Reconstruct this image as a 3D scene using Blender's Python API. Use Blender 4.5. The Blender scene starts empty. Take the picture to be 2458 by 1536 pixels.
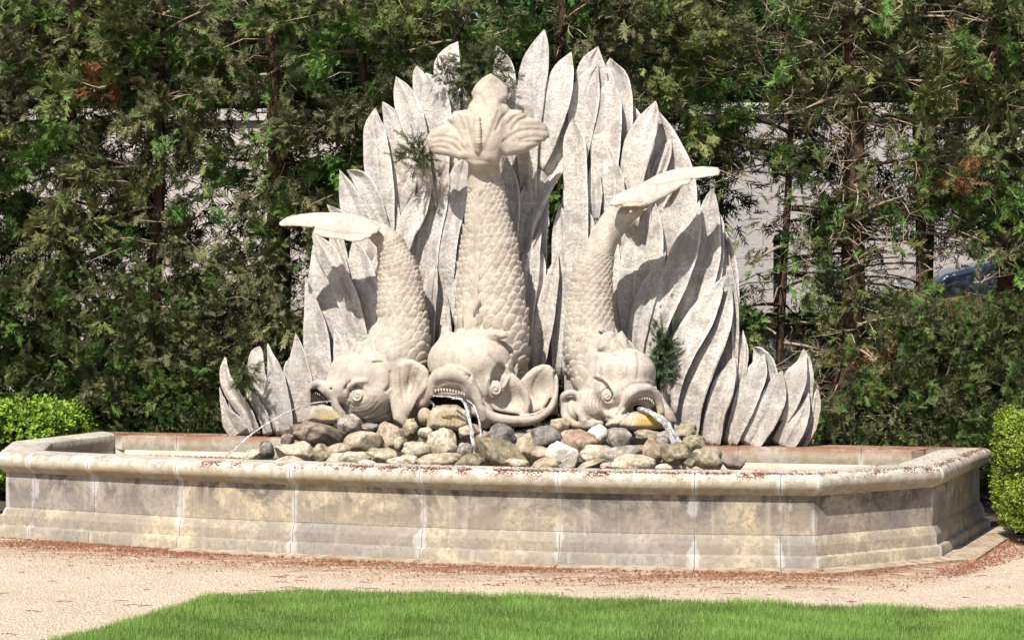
import bpy, bmesh, math, random
import numpy as np
from mathutils import Vector, Matrix
R = math.radians
rng = np.random.default_rng(7)
random.seed(7)
S = bpy.context.scene
COL = S.collection

# ------------------------------------------------------------------ camera, sky, sun, exposure
F_PX, HC, HOR = 4800.0, 1.9, 723.0          # focal length in photo pixels, eye height, horizon row
cam = bpy.data.cameras.new('camera'); camo = bpy.data.objects.new('camera', cam); COL.objects.link(camo)
camo.location = (0, 0, HC); camo.rotation_euler = (R(90), 0, 0)
cam.sensor_width = 36; cam.lens = F_PX / 2458 * 36
cam.shift_y = -(768 - HOR) / 2458
cam.clip_start = 0.1; cam.clip_end = 2000
S.camera = camo
SUN_AZ, SUN_EL = -27.0, 51.0                # sun left of and behind the camera
w = bpy.data.worlds.new('World'); S.world = w; w.use_nodes = True
nt = w.node_tree; nt.nodes.clear()
sky = nt.nodes.new('ShaderNodeTexSky'); sky.sky_type = 'NISHITA'; sky.sun_disc = False
bg = nt.nodes.new('ShaderNodeBackground'); wo = nt.nodes.new('ShaderNodeOutputWorld')
bg.inputs[1].default_value = 0.075
nt.links.new(sky.outputs[0], bg.inputs[0]); nt.links.new(bg.outputs[0], wo.inputs[0])
sdir = Vector((math.sin(R(SUN_AZ)) * math.cos(R(SUN_EL)), -math.cos(R(SUN_AZ)) * math.cos(R(SUN_EL)), math.sin(R(SUN_EL))))
sky.sun_elevation = R(SUN_EL); sky.sun_rotation = math.atan2(sdir.x, sdir.y)
sky.air_density = 1.0; sky.dust_density = 1.5
sl = bpy.data.lights.new('sun', 'SUN'); sl.energy = 4.85; sl.angle = R(0.5); sl.color = (1.0, 0.94, 0.84)
so = bpy.data.objects.new('sun', sl); COL.objects.link(so)
so.rotation_euler = (-sdir).to_track_quat('-Z', 'Y').to_euler(); so.location = (-8, -12, 20)
S.view_settings.view_transform = 'Standard'; S.view_settings.look = 'None'
S.view_settings.gamma = 1; S.view_settings.use_curve_mapping = False
S.view_settings.exposure = 0.68

# ------------------------------------------------------------------ helpers
def P(u, v, d):
    """photo pixel + distance -> world point (arrays allowed)"""
    return np.stack(np.broadcast_arrays((u - 1229) * d / F_PX, d, HC - (v - HOR) * d / F_PX), -1)
def dslab(u): return 17.45 / (1 + 0.254 * (np.asarray(u, float) - 1229) / F_PX)
def SP(u, v, wv):
    """sculpture space: pixel position + relief (276 = one metre in front of the leaf screen) -> world"""
    u = np.asarray(u, float); v = np.asarray(v, float); wv = np.asarray(wv, float)
    return P(u, v, dslab(u) + wv / 276.0)

def tag(o, label=None, cat=None, group=None, kind=None):
    if label: o['label'] = label
    if cat: o['category'] = cat
    if group: o['group'] = group
    if kind: o['kind'] = kind
    return o
def empty(name, loc, label=None, cat=None, group=None):
    o = bpy.data.objects.new(name, None); COL.objects.link(o); o.location = tuple(float(x) for x in loc)
    o.empty_display_size = 0.1
    return tag(o, label, cat, group)
def mesh(name, V, Fc, mat, parent=None, smooth=True, sharp=None, attrs=None, colors=None, mi=None):
    V = np.asarray(V, np.float32)
    me = bpy.data.meshes.new(name)
    if isinstance(Fc, np.ndarray):
        n, k = Fc.shape
        me.vertices.add(len(V)); me.vertices.foreach_set('co', V.ravel())
        me.loops.add(n * k); me.loops.foreach_set('vertex_index', Fc.astype(np.int32).ravel())
        me.polygons.add(n)
        me.polygons.foreach_set('loop_start', np.arange(0, n * k, k, dtype=np.int32))
        me.update(calc_edges=True)
    else:
        me.from_pydata([tuple(p) for p in V.tolist()], [], Fc)
    for nm, arr in (attrs or {}).items():
        a = me.attributes.new(nm, 'FLOAT', 'POINT'); a.data.foreach_set('value', np.asarray(arr, np.float32).ravel())
    if colors is not None:
        a = me.attributes.new('tint', 'FLOAT_COLOR', 'POINT')
        c4 = np.ones((len(V), 4), np.float32); c4[:, :3] = colors; a.data.foreach_set('color', c4.ravel())
    if smooth: me.polygons.foreach_set('use_smooth', np.ones(len(me.polygons), bool))
    if sharp: me.set_sharp_from_angle(angle=R(sharp))
    for m in (mat if isinstance(mat, (list, tuple)) else [mat]): me.materials.append(m)
    if mi is not None: me.polygons.foreach_set('material_index', np.asarray(mi, np.int32))
    me.update()
    o = bpy.data.objects.new(name, me); COL.objects.link(o)
    if parent is not None:
        o.parent = parent
        o.matrix_parent_inverse = Matrix.Translation(parent.location).inverted() if parent.type == 'EMPTY' else Matrix()
    return o
def local(o, c):
    """re-centre a mesh object's data on c"""
    c = Vector([float(x) for x in c]); o.data.transform(Matrix.Translation(-c)); o.location = c; return o

class MB:
    """collects pieces into one mesh"""
    def __init__(s): s.V = []; s.F = []; s.n = 0
    def add(s, V, Fc):
        s.V.append(np.asarray(V, float)); s.F += [tuple(i + s.n for i in f) for f in Fc]; s.n += len(V)
    def box(s, lo, hi, M=None):
        x0, y0, z0 = lo; x1, y1, z1 = hi
        V = np.array([(x0,y0,z0),(x1,y0,z0),(x1,y1,z0),(x0,y1,z0),(x0,y0,z1),(x1,y0,z1),(x1,y1,z1),(x0,y1,z1)], float)
        if M is not None: V = np.array([tuple(M @ Vector(p)) for p in V])
        s.add(V, [(3,2,1,0),(4,5,6,7),(0,1,5,4),(1,2,6,5),(2,3,7,6),(3,0,4,7)])
    def tube(s, pts, rad, n=6):
        V, Fc = tube(pts, rad, n); s.add(V, Fc)
    def build(s, name, mat, parent=None, **k): return mesh(name, np.concatenate(s.V), s.F, mat, parent, **k)

def catmull(pts, n):
    pts = np.asarray(pts, float)
    if len(pts) == 2: return pts[0] + (pts[1] - pts[0]) * np.linspace(0, 1, n)[:, None]
    d = np.r_[0, np.cumsum(np.maximum(1e-6, np.linalg.norm(np.diff(pts[:, :2], axis=0), axis=1)))]
    if pts.shape[1] == 3 and d[-1] < 1e-3: d = np.arange(len(pts)) * 1.0
    t = np.linspace(0, d[-1], n)
    # monotone-ish cubic hermite
    m = np.zeros_like(pts)
    m[1:-1] = (pts[2:] - pts[:-2]) / (d[2:] - d[:-2])[:, None]
    m[0] = (pts[1] - pts[0]) / (d[1] - d[0]); m[-1] = (pts[-1] - pts[-2]) / (d[-1] - d[-2])
    i = np.clip(np.searchsorted(d, t, 'right') - 1, 0, len(d) - 2)
    h = d[i + 1] - d[i]; x = ((t - d[i]) / h)[:, None]; h = h[:, None]
    return (2*x**3-3*x**2+1)*pts[i] + (x**3-2*x**2+x)*h*m[i] + (-2*x**3+3*x**2)*pts[i+1] + (x**3-x**2)*h*m[i+1]

def tube(pts, rad, n=6):
    pts = np.asarray(pts, float); m = len(pts); rad = np.broadcast_to(rad, (m,))
    T = np.gradient(pts, axis=0); T /= np.linalg.norm(T, axis=1)[:, None] + 1e-9
    up = np.array([0.13, 0.21, 0.97]); 
    A = np.cross(T, up); A /= np.linalg.norm(A, axis=1)[:, None] + 1e-9; B = np.cross(T, A)
    a = np.arange(n) * 2 * math.pi / n
    V = (pts[:, None] + rad[:, None, None] * (np.cos(a)[None, :, None] * A[:, None] + np.sin(a)[None, :, None] * B[:, None])).reshape(-1, 3)
    Fc = []
    for i in range(m - 1):
        for j in range(n):
            k = (j + 1) % n; Fc.append((i*n+j, i*n+k, (i+1)*n+k, (i+1)*n+j))
    Fc.append(tuple(range(n))[::-1]); Fc.append(tuple((m-1)*n + j for j in range(n)))
    return V, Fc

# ------------------------------------------------------------------ materials
class G:
    """tiny node-graph writer"""
    def __init__(s, name, rough=0.8, spec=0.3):
        s.m = bpy.data.materials.new(name); s.m.use_nodes = True; s.t = s.m.node_tree
        s.b = s.t.nodes['Principled BSDF']; s.b.inputs['Roughness'].default_value = rough
        s.b.inputs['Specular IOR Level'].default_value = spec
        s._co = None
    def n(s, ty, **k):
        x = s.t.nodes.new(ty)
        for a, b in k.items(): setattr(x, a, b)
        return x
    def l(s, a, b): s.t.links.new(a, b)
    def co(s, kind='Object', scale=(1,1,1)):
        tc = s.n('ShaderNodeTexCoord'); mp = s.n('ShaderNodeMapping'); mp.inputs['Scale'].default_value = scale
        s.l(tc.outputs[kind], mp.inputs[0]); return mp.outputs[0]
    def pos(s, scale=(1,1,1)):
        g = s.n('ShaderNodeNewGeometry'); mp = s.n('ShaderNodeMapping'); mp.inputs['Scale'].default_value = scale
        s.l(g.outputs['Position'], mp.inputs[0]); return mp.outputs[0]
    def noise(s, v, scale, detail=4, rough=0.55, dist=0.0):
        x = s.n('ShaderNodeTexNoise'); s.l(v, x.inputs['Vector']); x.inputs['Scale'].default_value = scale
        x.inputs['Detail'].default_value = detail; x.inputs['Roughness'].default_value = rough
        x.inputs['Distortion'].default_value = dist; return x.outputs['Fac']
    def ramp(s, f, stops):
        x = s.n('ShaderNodeValToRGB'); e = x.color_ramp.elements
        while len(e) < len(stops): e.new(0.5)
        for i, (p, c) in enumerate(stops):
            e[i].position = p; e[i].color = (c, c, c, 1) if isinstance(c, (int, float)) else (*c, 1)
        s.l(f, x.inputs[0]); return x.outputs[0]
    def mix(s, f, a, b, mode='MIX'):
        x = s.n('ShaderNodeMix', data_type='RGBA', blend_type=mode)
        for sock, val in ((x.inputs[0], f), (x.inputs[6], a), (x.inputs[7], b)):
            if hasattr(val, 'links'): s.l(val, sock)
            elif isinstance(val, (int, float)): sock.default_value = val
            else: sock.default_value = (*val, 1)
        return x.outputs[2]
    def math(s, op, a, b=0.0):
        x = s.n('ShaderNodeMath', operation=op)
        for i, val in enumerate((a, b)):
            if hasattr(val, 'links'): s.l(val, x.inputs[i])
            else: x.inputs[i].default_value = val
        return x.outputs[0]
    def attr(s, nm, out='Fac'):
        x = s.n('ShaderNodeAttribute'); x.attribute_name = nm; return x.outputs[out]
    def sep(s, v, ax='Z'):
        x = s.n('ShaderNodeSeparateXYZ'); s.l(v, x.inputs[0]); return x.outputs[ax]
    def rnd(s): return s.n('ShaderNodeObjectInfo').outputs['Random']
    def color(s, c):
        if hasattr(c, 'links'): s.l(c, s.b.inputs['Base Color'])
        else: s.b.inputs['Base Color'].default_value = (*c, 1)
        return s
    def bump(s, f, strength=0.4, dist=0.01, prev=None):
        x = s.n('ShaderNodeBump'); x.inputs['Strength'].default_value = strength; x.inputs['Distance'].default_value = dist
        s.l(f, x.inputs['Height'])
        if prev is not None: s.l(prev, x.inputs['Normal'])
        s.l(x.outputs[0], s.b.inputs['Normal']); return x.outputs[0]
    def rough(s, f): s.l(f, s.b.inputs['Roughness'])

def plain(name, c, rough=0.8, spec=0.3, metal=0):
    g = G(name, rough, spec); g.color(c); g.b.inputs['Metallic'].default_value = metal; return g.m

# screen leaves: grey weathered limestone with chalky course joints and chipped edges painted pale as if lit
def m_leaf_stone():
    g = G('leaf_stone', 0.85, 0.2); p = g.pos()
    big = g.noise(p, 1.7, 5, 0.6, 0.6); mid = g.noise(p, 6.5, 6, 0.65); fine = g.noise(p, 45, 4, 0.7)
    c = g.mix(g.ramp(big, [(0.36, 0.0), (0.62, 1.0)]), (0.50, 0.48, 0.475), (0.62, 0.56, 0.50))
    c = g.mix(g.ramp(mid, [(0.48, 0.0), (0.62, 0.5)]), c, (0.33, 0.305, 0.30))
    c = g.mix(g.ramp(g.noise(p, 3.1, 6, 0.62, 1.2), [(0.51, 0.0), (0.60, 0.7)]), c, (0.27, 0.25, 0.25))
    c = g.mix(g.math('MULTIPLY', g.rnd(), 0.3), c, (0.54, 0.49, 0.44))
    st = g.noise(g.pos((9, 9, 0.8)), 1.0, 4, 0.6)
    c = g.mix(g.ramp(st, [(0.52, 0.0), (0.62, 0.5)]), c, (0.68, 0.65, 0.62))
    c = g.mix(g.ramp(fine, [(0.42, 0.0), (0.62, 0.6)]), c, (0.27, 0.24, 0.22))
    z = g.sep(p)
    zz = g.math('ADD', z, g.math('MULTIPLY', g.noise(p, 4, 2), 0.02))
    fr = g.math('FRACT', g.math('MULTIPLY', g.math('ADD', zz, -0.745), 1 / 0.575))
    jl = g.ramp(g.math('ABSOLUTE', g.math('SUBTRACT', fr, 0.5)), [(0.007, 1.0), (0.022, 0.0)])
    jm = g.math('MULTIPLY', jl, g.ramp(g.noise(p, 7, 3), [(0.35, 0.05), (0.6, 0.45)]))
    c = g.mix(jm, c, (0.72, 0.68, 0.64))
    ed = g.math('MULTIPLY', g.attr('edge'), g.ramp(g.noise(p, 22, 4, 0.7), [(0.38, 0.15), (0.55, 1.0)]))
    c = g.mix(ed, c, (0.76, 0.74, 0.72))
    # lichen and dirt towards the foot of the screen
    low = g.math('MULTIPLY', g.ramp(g.math('MULTIPLY', z, 0.5), [(0.36, 1.0), (0.75, 0.0)]), g.ramp(mid, [(0.35, 0.2), (0.65, 0.95)]))
    c = g.mix(g.math('MULTIPLY', low, 0.6), c, (0.31, 0.26, 0.205))
    g.color(c)
    b = g.bump(g.noise(p, 55, 6, 0.75), 0.8, 0.012); g.bump(mid, 0.7, 0.05, b)
    return g.m
# fish: warmer smoother limestone, with yellow algae where attribute 'algae' is set
def m_fish_stone():
    g = G('fish_stone', 0.8, 0.25); p = g.pos()
    big = g.noise(p, 2.6, 5, 0.6, 0.8); mid = g.noise(p, 11, 6, 0.6); fine = g.noise(p, 60, 4, 0.7)
    c = g.mix(g.ramp(big, [(0.35, 0.0), (0.65, 1.0)]), (0.45, 0.405, 0.365), (0.58, 0.505, 0.42))
    c = g.mix(g.ramp(mid, [(0.47, 0.0), (0.60, 0.6)]), c, (0.31, 0.275, 0.25))
    c = g.mix(g.ramp(g.noise(p, 4.3, 6, 0.62, 1.5), [(0.50, 0.0), (0.62, 0.4)]), c, (0.27, 0.24, 0.225))
    c = g.mix(g.ramp(g.noise(g.pos((14, 14, 3)), 1.0, 5, 0.65), [(0.55, 0.0), (0.72, 0.5)]), c, (0.66, 0.61, 0.55))
    c = g.mix(g.ramp(fine, [(0.45, 0.0), (0.62, 0.45)]), c, (0.29, 0.25, 0.22))
    c = g.mix(g.math('MULTIPLY', g.rnd(), 0.35), c, (0.36, 0.30, 0.24))
    c = g.mix(g.math('MULTIPLY', g.attr('groove'), 0.55), c, (0.26, 0.20, 0.15))  # dirt and crevice shade painted round the scales and along carved lines
    al = g.math('MULTIPLY', g.attr('algae'), g.ramp(g.noise(p, 16, 5, 0.6), [(0.3, 0.35), (0.6, 1.0)]))
    c = g.mix(al, c, (0.36, 0.24, 0.035))
    br = g.math('MULTIPLY', g.attr('damp'), g.ramp(g.noise(p, 20, 5, 0.7), [(0.35, 0.1), (0.65, 1.0)]))
    c = g.mix(br, c, (0.13, 0.085, 0.05))
    c = g.mix(g.attr('dark'), c, (0.03, 0.02, 0.015))  # wet stain and recess shade painted into mouth hollows and tooth gaps
    g.color(c)
    b = g.bump(fine, 0.7, 0.007); g.bump(mid, 0.45, 0.02, b)
    return g.m
def m_basin(name, warm=0.5):
    g = G(name, 0.82, 0.25); p = g.pos()
    big = g.noise(p, 2.2, 6, 0.62, 0.7); mid = g.noise(p, 8, 6, 0.65); fine = g.noise(p, 80, 3, 0.7)
    c = g.mix(g.ramp(big, [(0.38, 0.0), (0.62, 1.0)]), (0.27, 0.245, 0.215), (0.48, 0.395, 0.275))
    c = g.mix(g.ramp(g.rnd(), [(0.0, 0.75), (0.5, 0.0)]), c, (0.27, 0.25, 0.24))
    c = g.mix(g.ramp(g.rnd(), [(0.6, 0.0), (1.0, 0.7)]), c, (0.53, 0.44, 0.31))
    up = g.ramp(g.sep(p), [(0.24, 0.25), (0.48, 1.0)])
    dk = g.math('MULTIPLY', g.math('MAXIMUM', up, 0.35), g.ramp(g.noise(p, 2.3, 7, 0.62, 0.8), [(0.43, 0.0), (0.52, 0.95)]))
    c = g.mix(dk, c, (0.078, 0.07, 0.07))
    c = g.mix(g.ramp(g.noise(p, 28, 4, 0.6), [(0.5, 0.0), (0.58, 0.4)]), c, (0.13, 0.115, 0.105))
    c = g.mix(g.ramp(mid, [(0.46, 0.0), (0.58, 0.65)]), c, (0.25, 0.215, 0.175))
    st = g.noise(g.pos((16, 16, 1.2)), 1.0, 4, 0.6)
    c = g.mix(g.ramp(st, [(0.56, 0.0), (0.74, 0.4)]), c, (0.56, 0.49, 0.40))
    c = g.mix(g.ramp(fine, [(0.45, 0.0), (0.8, 0.5)]), c, (0.22, 0.19, 0.165))
    jd = g.math('ADD', g.attr('jd'), g.math('MULTIPLY', g.math('SUBTRACT', g.noise(g.pos((1, 1, .6)), 6, 5, .65), 0.5), 0.30))
    c = g.mix(g.ramp(jd, [(0.0, 0.5), (0.024, 0.0)]), c, (0.50, 0.49, 0.49))
    g.color(c)
    b = g.bump(fine, 0.5, 0.004); g.bump(mid, 0.5, 0.015, b)
    return g.m
def m_rim():
    g = G('rim_stone_mat', 0.75, 0.3); p = g.pos()
    big = g.noise(p, 3, 6, 0.62, 0.7); mid = g.noise(p, 14, 6, 0.65); fine = g.noise(p, 80, 3, 0.7)
    c = g.mix(g.ramp(big, [(0.38, 0.0), (0.62, 1.0)]), (0.44, 0.415, 0.38), (0.56, 0.50, 0.42))
    c = g.mix(g.ramp(mid, [(0.46, 0.0), (0.58, 0.7)]), c, (0.27, 0.235, 0.19))
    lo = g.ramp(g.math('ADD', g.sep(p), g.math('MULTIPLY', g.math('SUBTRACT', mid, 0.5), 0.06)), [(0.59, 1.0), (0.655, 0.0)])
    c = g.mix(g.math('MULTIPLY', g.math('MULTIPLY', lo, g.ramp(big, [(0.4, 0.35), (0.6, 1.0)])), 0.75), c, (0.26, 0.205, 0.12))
    c = g.mix(g.ramp(fine, [(0.45, 0.0), (0.8, 0.5)]), c, (0.25, 0.21, 0.17))
    # red-brown litter and lichen crust lodged along the top of the roll
    v = g.n('ShaderNodeTexVoronoi'); v.inputs['Scale'].default_value = 70; g.l(p, v.inputs['Vector'])
    spots = g.math('LESS_THAN', v.outputs['Distance'], g.ramp(g.noise(p, 6.5, 4, 0.6), [(0.46, 0.0), (0.57, 0.6)]))
    spots = g.math('MULTIPLY', spots, g.attr('crust'))
    c = g.mix(spots, c, (0.115, 0.035, 0.022))
    jd = g.math('ADD', g.attr('jd'), g.math('MULTIPLY', g.math('SUBTRACT', g.noise(p, 9, 4), 0.5), 0.05))
    c = g.mix(g.ramp(jd, [(0.004, 0.6), (0.03, 0.0)]), c, (0.60, 0.585, 0.575))
    led = g.math('MULTIPLY', g.attr('ledge'), g.ramp(g.noise(p, 3, 5, 0.6), [(0.30, 0.35), (0.55, 0.95)]))
    c = g.mix(led, c, (0.20, 0.105, 0.06))
    g.color(c)
    b = g.bump(fine, 0.5, 0.004); g.bump(mid, 0.5, 0.01, b)
    return g.m
def m_rock(name, a, b_, dark, yellow=0.0):
    g = G(name, 0.7, 0.35); p = g.co('Object'); 
    v = g.n('ShaderNodeVectorMath', operation='ADD'); g.l(p, v.inputs[0])
    r = g.rnd(); cx = g.n('ShaderNodeCombineXYZ'); g.l(g.math('MULTIPLY', r, 37.0), cx.inputs[0]); g.l(g.math('MULTIPLY', r, 11.0), cx.inputs[1])
    g.l(cx.outputs[0], v.inputs[1]); p = v.outputs[0]
    big = g.noise(p, 7, 6, 0.65, 0.6); mid = g.noise(p, 22, 6, 0.7); fine = g.noise(p, 90, 3, 0.7)
    c = g.mix(g.ramp(big, [(0.38, 0.0), (0.6, 1.0)]), a, b_)
    c = g.mix(g.ramp(g.noise(p, 15, 6, 0.68, 0.6), [(0.46, 0.0), (0.60, 0.85)]), c, dark)
    c = g.mix(g.ramp(mid, [(0.50, 0.0), (0.58, 0.5)]), c, dark)
    if yellow: c = g.mix(g.ramp(g.noise(p, 9, 5, 0.6), [(0.5, 0.0), (0.66, yellow)]), c, (0.40, 0.29, 0.10))
    c = g.mix(g.ramp(fine, [(0.5, 0.0), (0.8, 0.5)]), c, (0.16, 0.13, 0.10))
    g.color(c)
    b = g.bump(fine, 0.8, 0.006); g.bump(mid, 0.9, 0.02, b)
    return g.m
M = {}
M['leaf'] = m_leaf_stone(); M['fish'] = m_fish_stone(); M['basin'] = m_basin('basin_stone'); M['rim'] = m_rim()
M['cream'] = m_rock('cream_rock', (0.56, 0.49, 0.38), (0.68, 0.61, 0.51), (0.28, 0.215, 0.145), 0.2)
M['tan'] = m_rock('tan_rock', (0.44, 0.35, 0.255), (0.56, 0.47, 0.37), (0.22, 0.165, 0.115), 0.1)
M['grey'] = m_rock('grey_rock', (0.33, 0.295, 0.255), (0.44, 0.39, 0.33), (0.14, 0.125, 0.11))
M['dark'] = m_rock('dark_rock', (0.20, 0.18, 0.165), (0.29, 0.26, 0.23), (0.085, 0.08, 0.075))
M['brown'] = m_rock('brown_rock', (0.25, 0.185, 0.14), (0.33, 0.27, 0.22), (0.13, 0.10, 0.085))
M['red'] = m_rock('red_rock', (0.34, 0.235, 0.17), (0.42, 0.33, 0.25), (0.20, 0.13, 0.09))
M['moss'] = m_rock('mossy_rock', (0.44, 0.385, 0.27), (0.54, 0.48, 0.37), (0.12, 0.095, 0.05), 0.3)
M['olive'] = m_rock('olive_rock', (0.34, 0.29, 0.20), (0.46, 0.40, 0.30), (0.15, 0.12, 0.08), 0.15)
M['wet'] = m_rock('wet_rock', (0.24, 0.20, 0.14), (0.34, 0.29, 0.21), (0.09, 0.075, 0.045), 0.3); M['wet'].node_tree.nodes['Principled BSDF'].inputs['Roughness'].default_value = 0.22
M['white'] = m_rock('white_rock', (0.76, 0.73, 0.66), (0.80, 0.78, 0.73), (0.60, 0.52, 0.42))
M['mortar'] = plain('mortar', (0.50, 0.48, 0.46), 0.9)
M['litter'] = plain('brown_litter', (0.17, 0.068, 0.035), 0.9, 0.1)
# ------------------------------------------------------------------ ground, path, lawn
def m_path():
    g = G('sand_path', 0.95, 0.1); p = g.pos()
    c = g.mix(g.ramp(g.noise(p, 1.3, 5, 0.6, 0.5), [(0.35, 0.0), (0.65, 1.0)]), (0.46, 0.36, 0.26), (0.56, 0.455, 0.34))
    vo = g.n('ShaderNodeTexVoronoi'); vo.inputs['Scale'].default_value = 60; g.l(p, vo.inputs['Vector'])
    c = g.mix(g.ramp(g.sep(vo.outputs['Color'], 'X'), [(0.2, 0.0), (1.0, 0.75)]), c, (0.70, 0.62, 0.51))
    c = g.mix(g.ramp(g.noise(p, 60, 4, 0.6), [(0.50, 0.0), (0.58, 0.6)]), c, (0.32, 0.235, 0.165))
    c = g.mix(g.ramp(g.noise(g.pos((1, 3, 1)), 3.2, 6, 0.7), [(0.55, 0.0), (0.75, 0.45)]), c, (0.40, 0.27, 0.19))
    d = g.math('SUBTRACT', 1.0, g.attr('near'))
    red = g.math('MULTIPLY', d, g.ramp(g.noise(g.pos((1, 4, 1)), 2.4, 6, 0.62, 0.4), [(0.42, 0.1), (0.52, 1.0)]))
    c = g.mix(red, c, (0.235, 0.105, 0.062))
    g.color(c); b = g.bump(vo.outputs['Distance'], 1.0, 0.014); g.bump(g.noise(p, 220, 3, 0.7), 0.6, 0.004, b)
    return g.m
M['path'] = m_path()
M['soil'] = plain('garden_soil', (0.075, 0.055, 0.04), 0.95, 0.1)

# outer foot of the basin: (X, distance)
FR = catmull([(-4.15,16.10),(-3.4,15.71),(-2.6,15.31),(-1.68,14.95),(-.68,14.60),(.33,14.32),(1.32,14.15),(2.16,14.07)], 200)
def front_at(u):
    """point of the front foot seen at photo column u"""
    k = np.argmin(np.abs(FR[:, 0] / FR[:, 1] * F_PX + 1229 - u)); return FR[k]
jx = [0] + [int(np.argmin(np.abs(FR[:, 0] / FR[:, 1] * F_PX + 1229 - q))) for q in (71, 213, 421, 696, 1006, 1336, 1671, 1869)] + [199]
segs = []      # list of point runs, one per block
for a, b in zip(jx[:-1], jx[1:]):
    m = max(2, int((b - a) / 6) + 1); idx = np.unique(np.linspace(a, b, m).astype(int)); segs.append([tuple(FR[i]) for i in idx])
def run(p, q, n):
    p = np.array(p, float); q = np.array(q, float)
    for k in range(n): segs.append([tuple(p + (q - p) * k / n), tuple(p + (q - p) * (k + .5) / n), tuple(p + (q - p) * (k + 1) / n)])
run((2.16,14.07), (3.17,14.76), 1); nside = len(segs)
run((3.17,14.76), (3.98,16.66), 2); nback = len(segs)
run((3.98,16.66), (-3.86,18.74), 8); nleft = len(segs)
run((-3.86,18.74), (-4.36,17.4), 1); run((-4.36,17.4), (-4.15,16.10), 1)
allp = []; rngs = []
for sgm in segs:
    i0 = len(allp) - 1 if allp else 0
    if not allp: allp.append(sgm[0])
    allp += sgm[1:]; rngs.append((i0, len(allp) - 1))
allp = np.array(allp); NP = len(allp) - 1      # last = first
Q = allp[:NP]
prv = np.roll(Q, 1, 0); nxt = np.roll(Q, -1, 0)
t1 = Q - prv; t1 /= np.linalg.norm(t1, axis=1)[:, None]; t2 = nxt - Q; t2 /= np.linalg.norm(t2, axis=1)[:, None]
n1 = np.stack([t1[:, 1], -t1[:, 0]], 1); n2 = np.stack([t2[:, 1], -t2[:, 0]], 1)
MIT = (n1 + n2) / (1 + (n1 * n2).sum(1))[:, None]     # outward mitre
def off(i, o):
    i = i % NP; return Q[i] + MIT[i] * o
def block(rg, prof, gap=0.0018, jit=0.0, crust=None, ledge=0.0):
    """sweep a closed profile [(outset, z)] along path points rg"""
    i0, i1 = rg; ids = list(range(i0, i1 + 1)); V = []; jd = []; cr = []; le = []
    pts = [[np.array([*off(i, o - 0.07), z]) for (o, z) in prof] for i in ids]
    dirv = lambda a, b: (b - a) / (np.linalg.norm(b - a) + 1e-9)
    ln = np.r_[0, np.cumsum([np.linalg.norm(Q[ids[k+1] % NP] - Q[ids[k] % NP]) for k in range(len(ids) - 1)])]
    # extra rings near the ends for the joint stain
    rings = []; tt = sorted(set([gap, gap + .03, gap + .06] + [x for x in ln[1:-1] if .08 < x < ln[-1] - .08] + [ln[-1] - gap - .06, ln[-1] - gap - .03, ln[-1] - gap]))
    for x in tt:
        k = min(max(np.searchsorted(ln, x) - 1, 0), len(ln) - 2); f = (x - ln[k]) / (ln[k+1] - ln[k])
        rings.append([pts[k][j] * (1 - f) + pts[k+1][j] * f for j in range(len(prof))])
    n = len(prof)
    for x, rr in zip(tt, rings):
        for j, q in enumerate(rr):
            V.append((q[0], q[1], q[2] + jit)); jd.append(min(x - gap, ln[-1] - gap - x)); cr.append(crust[j] if crust else 0); le.append(ledge if q[2] > 0.66 else 0)
    Fc = []
    for i in range(len(rings) - 1):
        for j in range(n):
            k = (j + 1) % n; Fc.append((i*n+j, i*n+k, (i+1)*n+k, (i+1)*n+j))
    Fc.append(tuple(range(n))[::-1]); Fc.append(tuple((len(rings)-1)*n + j for j in range(n)))
    return np.array(V), Fc, dict(jd=jd, crust=cr, ledge=le)
pl_prof = [(-.16,0.0),(.075,-.02),(.072,.082),(.064,.094),(.040,.099),(.034,.104),(.033,.172),(.030,.184),(.026,.190),(.022,.205),(.010,.228),(.002,.238),(.0,.244),(-.16,.244)]
wa_prof = [(-.16,.2445),(-.002,.2445),(0,.247),(0,.525),(-.16,.525)]
rim_prof = [(-.16,.526),(.006,.526),(.012,.538),(.030,.542),(.036,.552),(.060,.560),(.080,.582),(.088,.612),(.085,.642),(.070,.664),(.048,.677),(.02,.684),(-.04,.686),(-.12,.687),(-.22,.686),(-.275,.680),(-.29,.665),(-.29,.585),(-.28,.526)]
led_prof = [(-.16,.556),(.0,.556),(.0,.60),(.0,.676),(-.01,.686),(-.06,.687),(-.2,.687),(-.40,.686),(-.445,.682),(-.46,.668),(-.46,.60),(-.45,.556)]
basin = empty('fountain_basin', (0, 15.5, 0), 'long low faceted limestone basin with rolled rim at the foot of the carved leaf screen', 'fountain basin')
cr_map = {o: 0.0 for o in range(len(rim_prof))}
crust = [0]*len(rim_prof)
for j, (o, z) in enumerate(rim_prof):
    if z > .655 and -.02 < o < .085: crust[j] = 1.0
crust[9] = 1.0; crust[10] = 1.0; crust[11] = .9; crust[12] = .25; crust[8] = .35
for bi, rg in enumerate(rngs):
    isback = nback <= bi < nleft
    jz = random.uniform(-.0015, .0015)
    V, Fc, at = block(rg, pl_prof, jit=0); mesh('plinth_block', V, Fc, M['basin'], basin, sharp=38, attrs=at)
    V, Fc, at = block(rg, wa_prof); mesh('wall_block', V, Fc, M['basin'], basin, sharp=38, attrs=at)
    cf = [c * (1.0 if (3 <= bi < nback) else 0.35 if bi < 3 else 0.1) for c in crust]
    V, Fc, at = block(rg, led_prof if isback else rim_prof, gap=.002, jit=jz, crust=None if isback else cf, ledge=1.0 if isback else 0)
    mesh('ledge_slab' if isback else 'rim_stone', V, Fc, M['rim'], basin, sharp=50, attrs=at)
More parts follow.
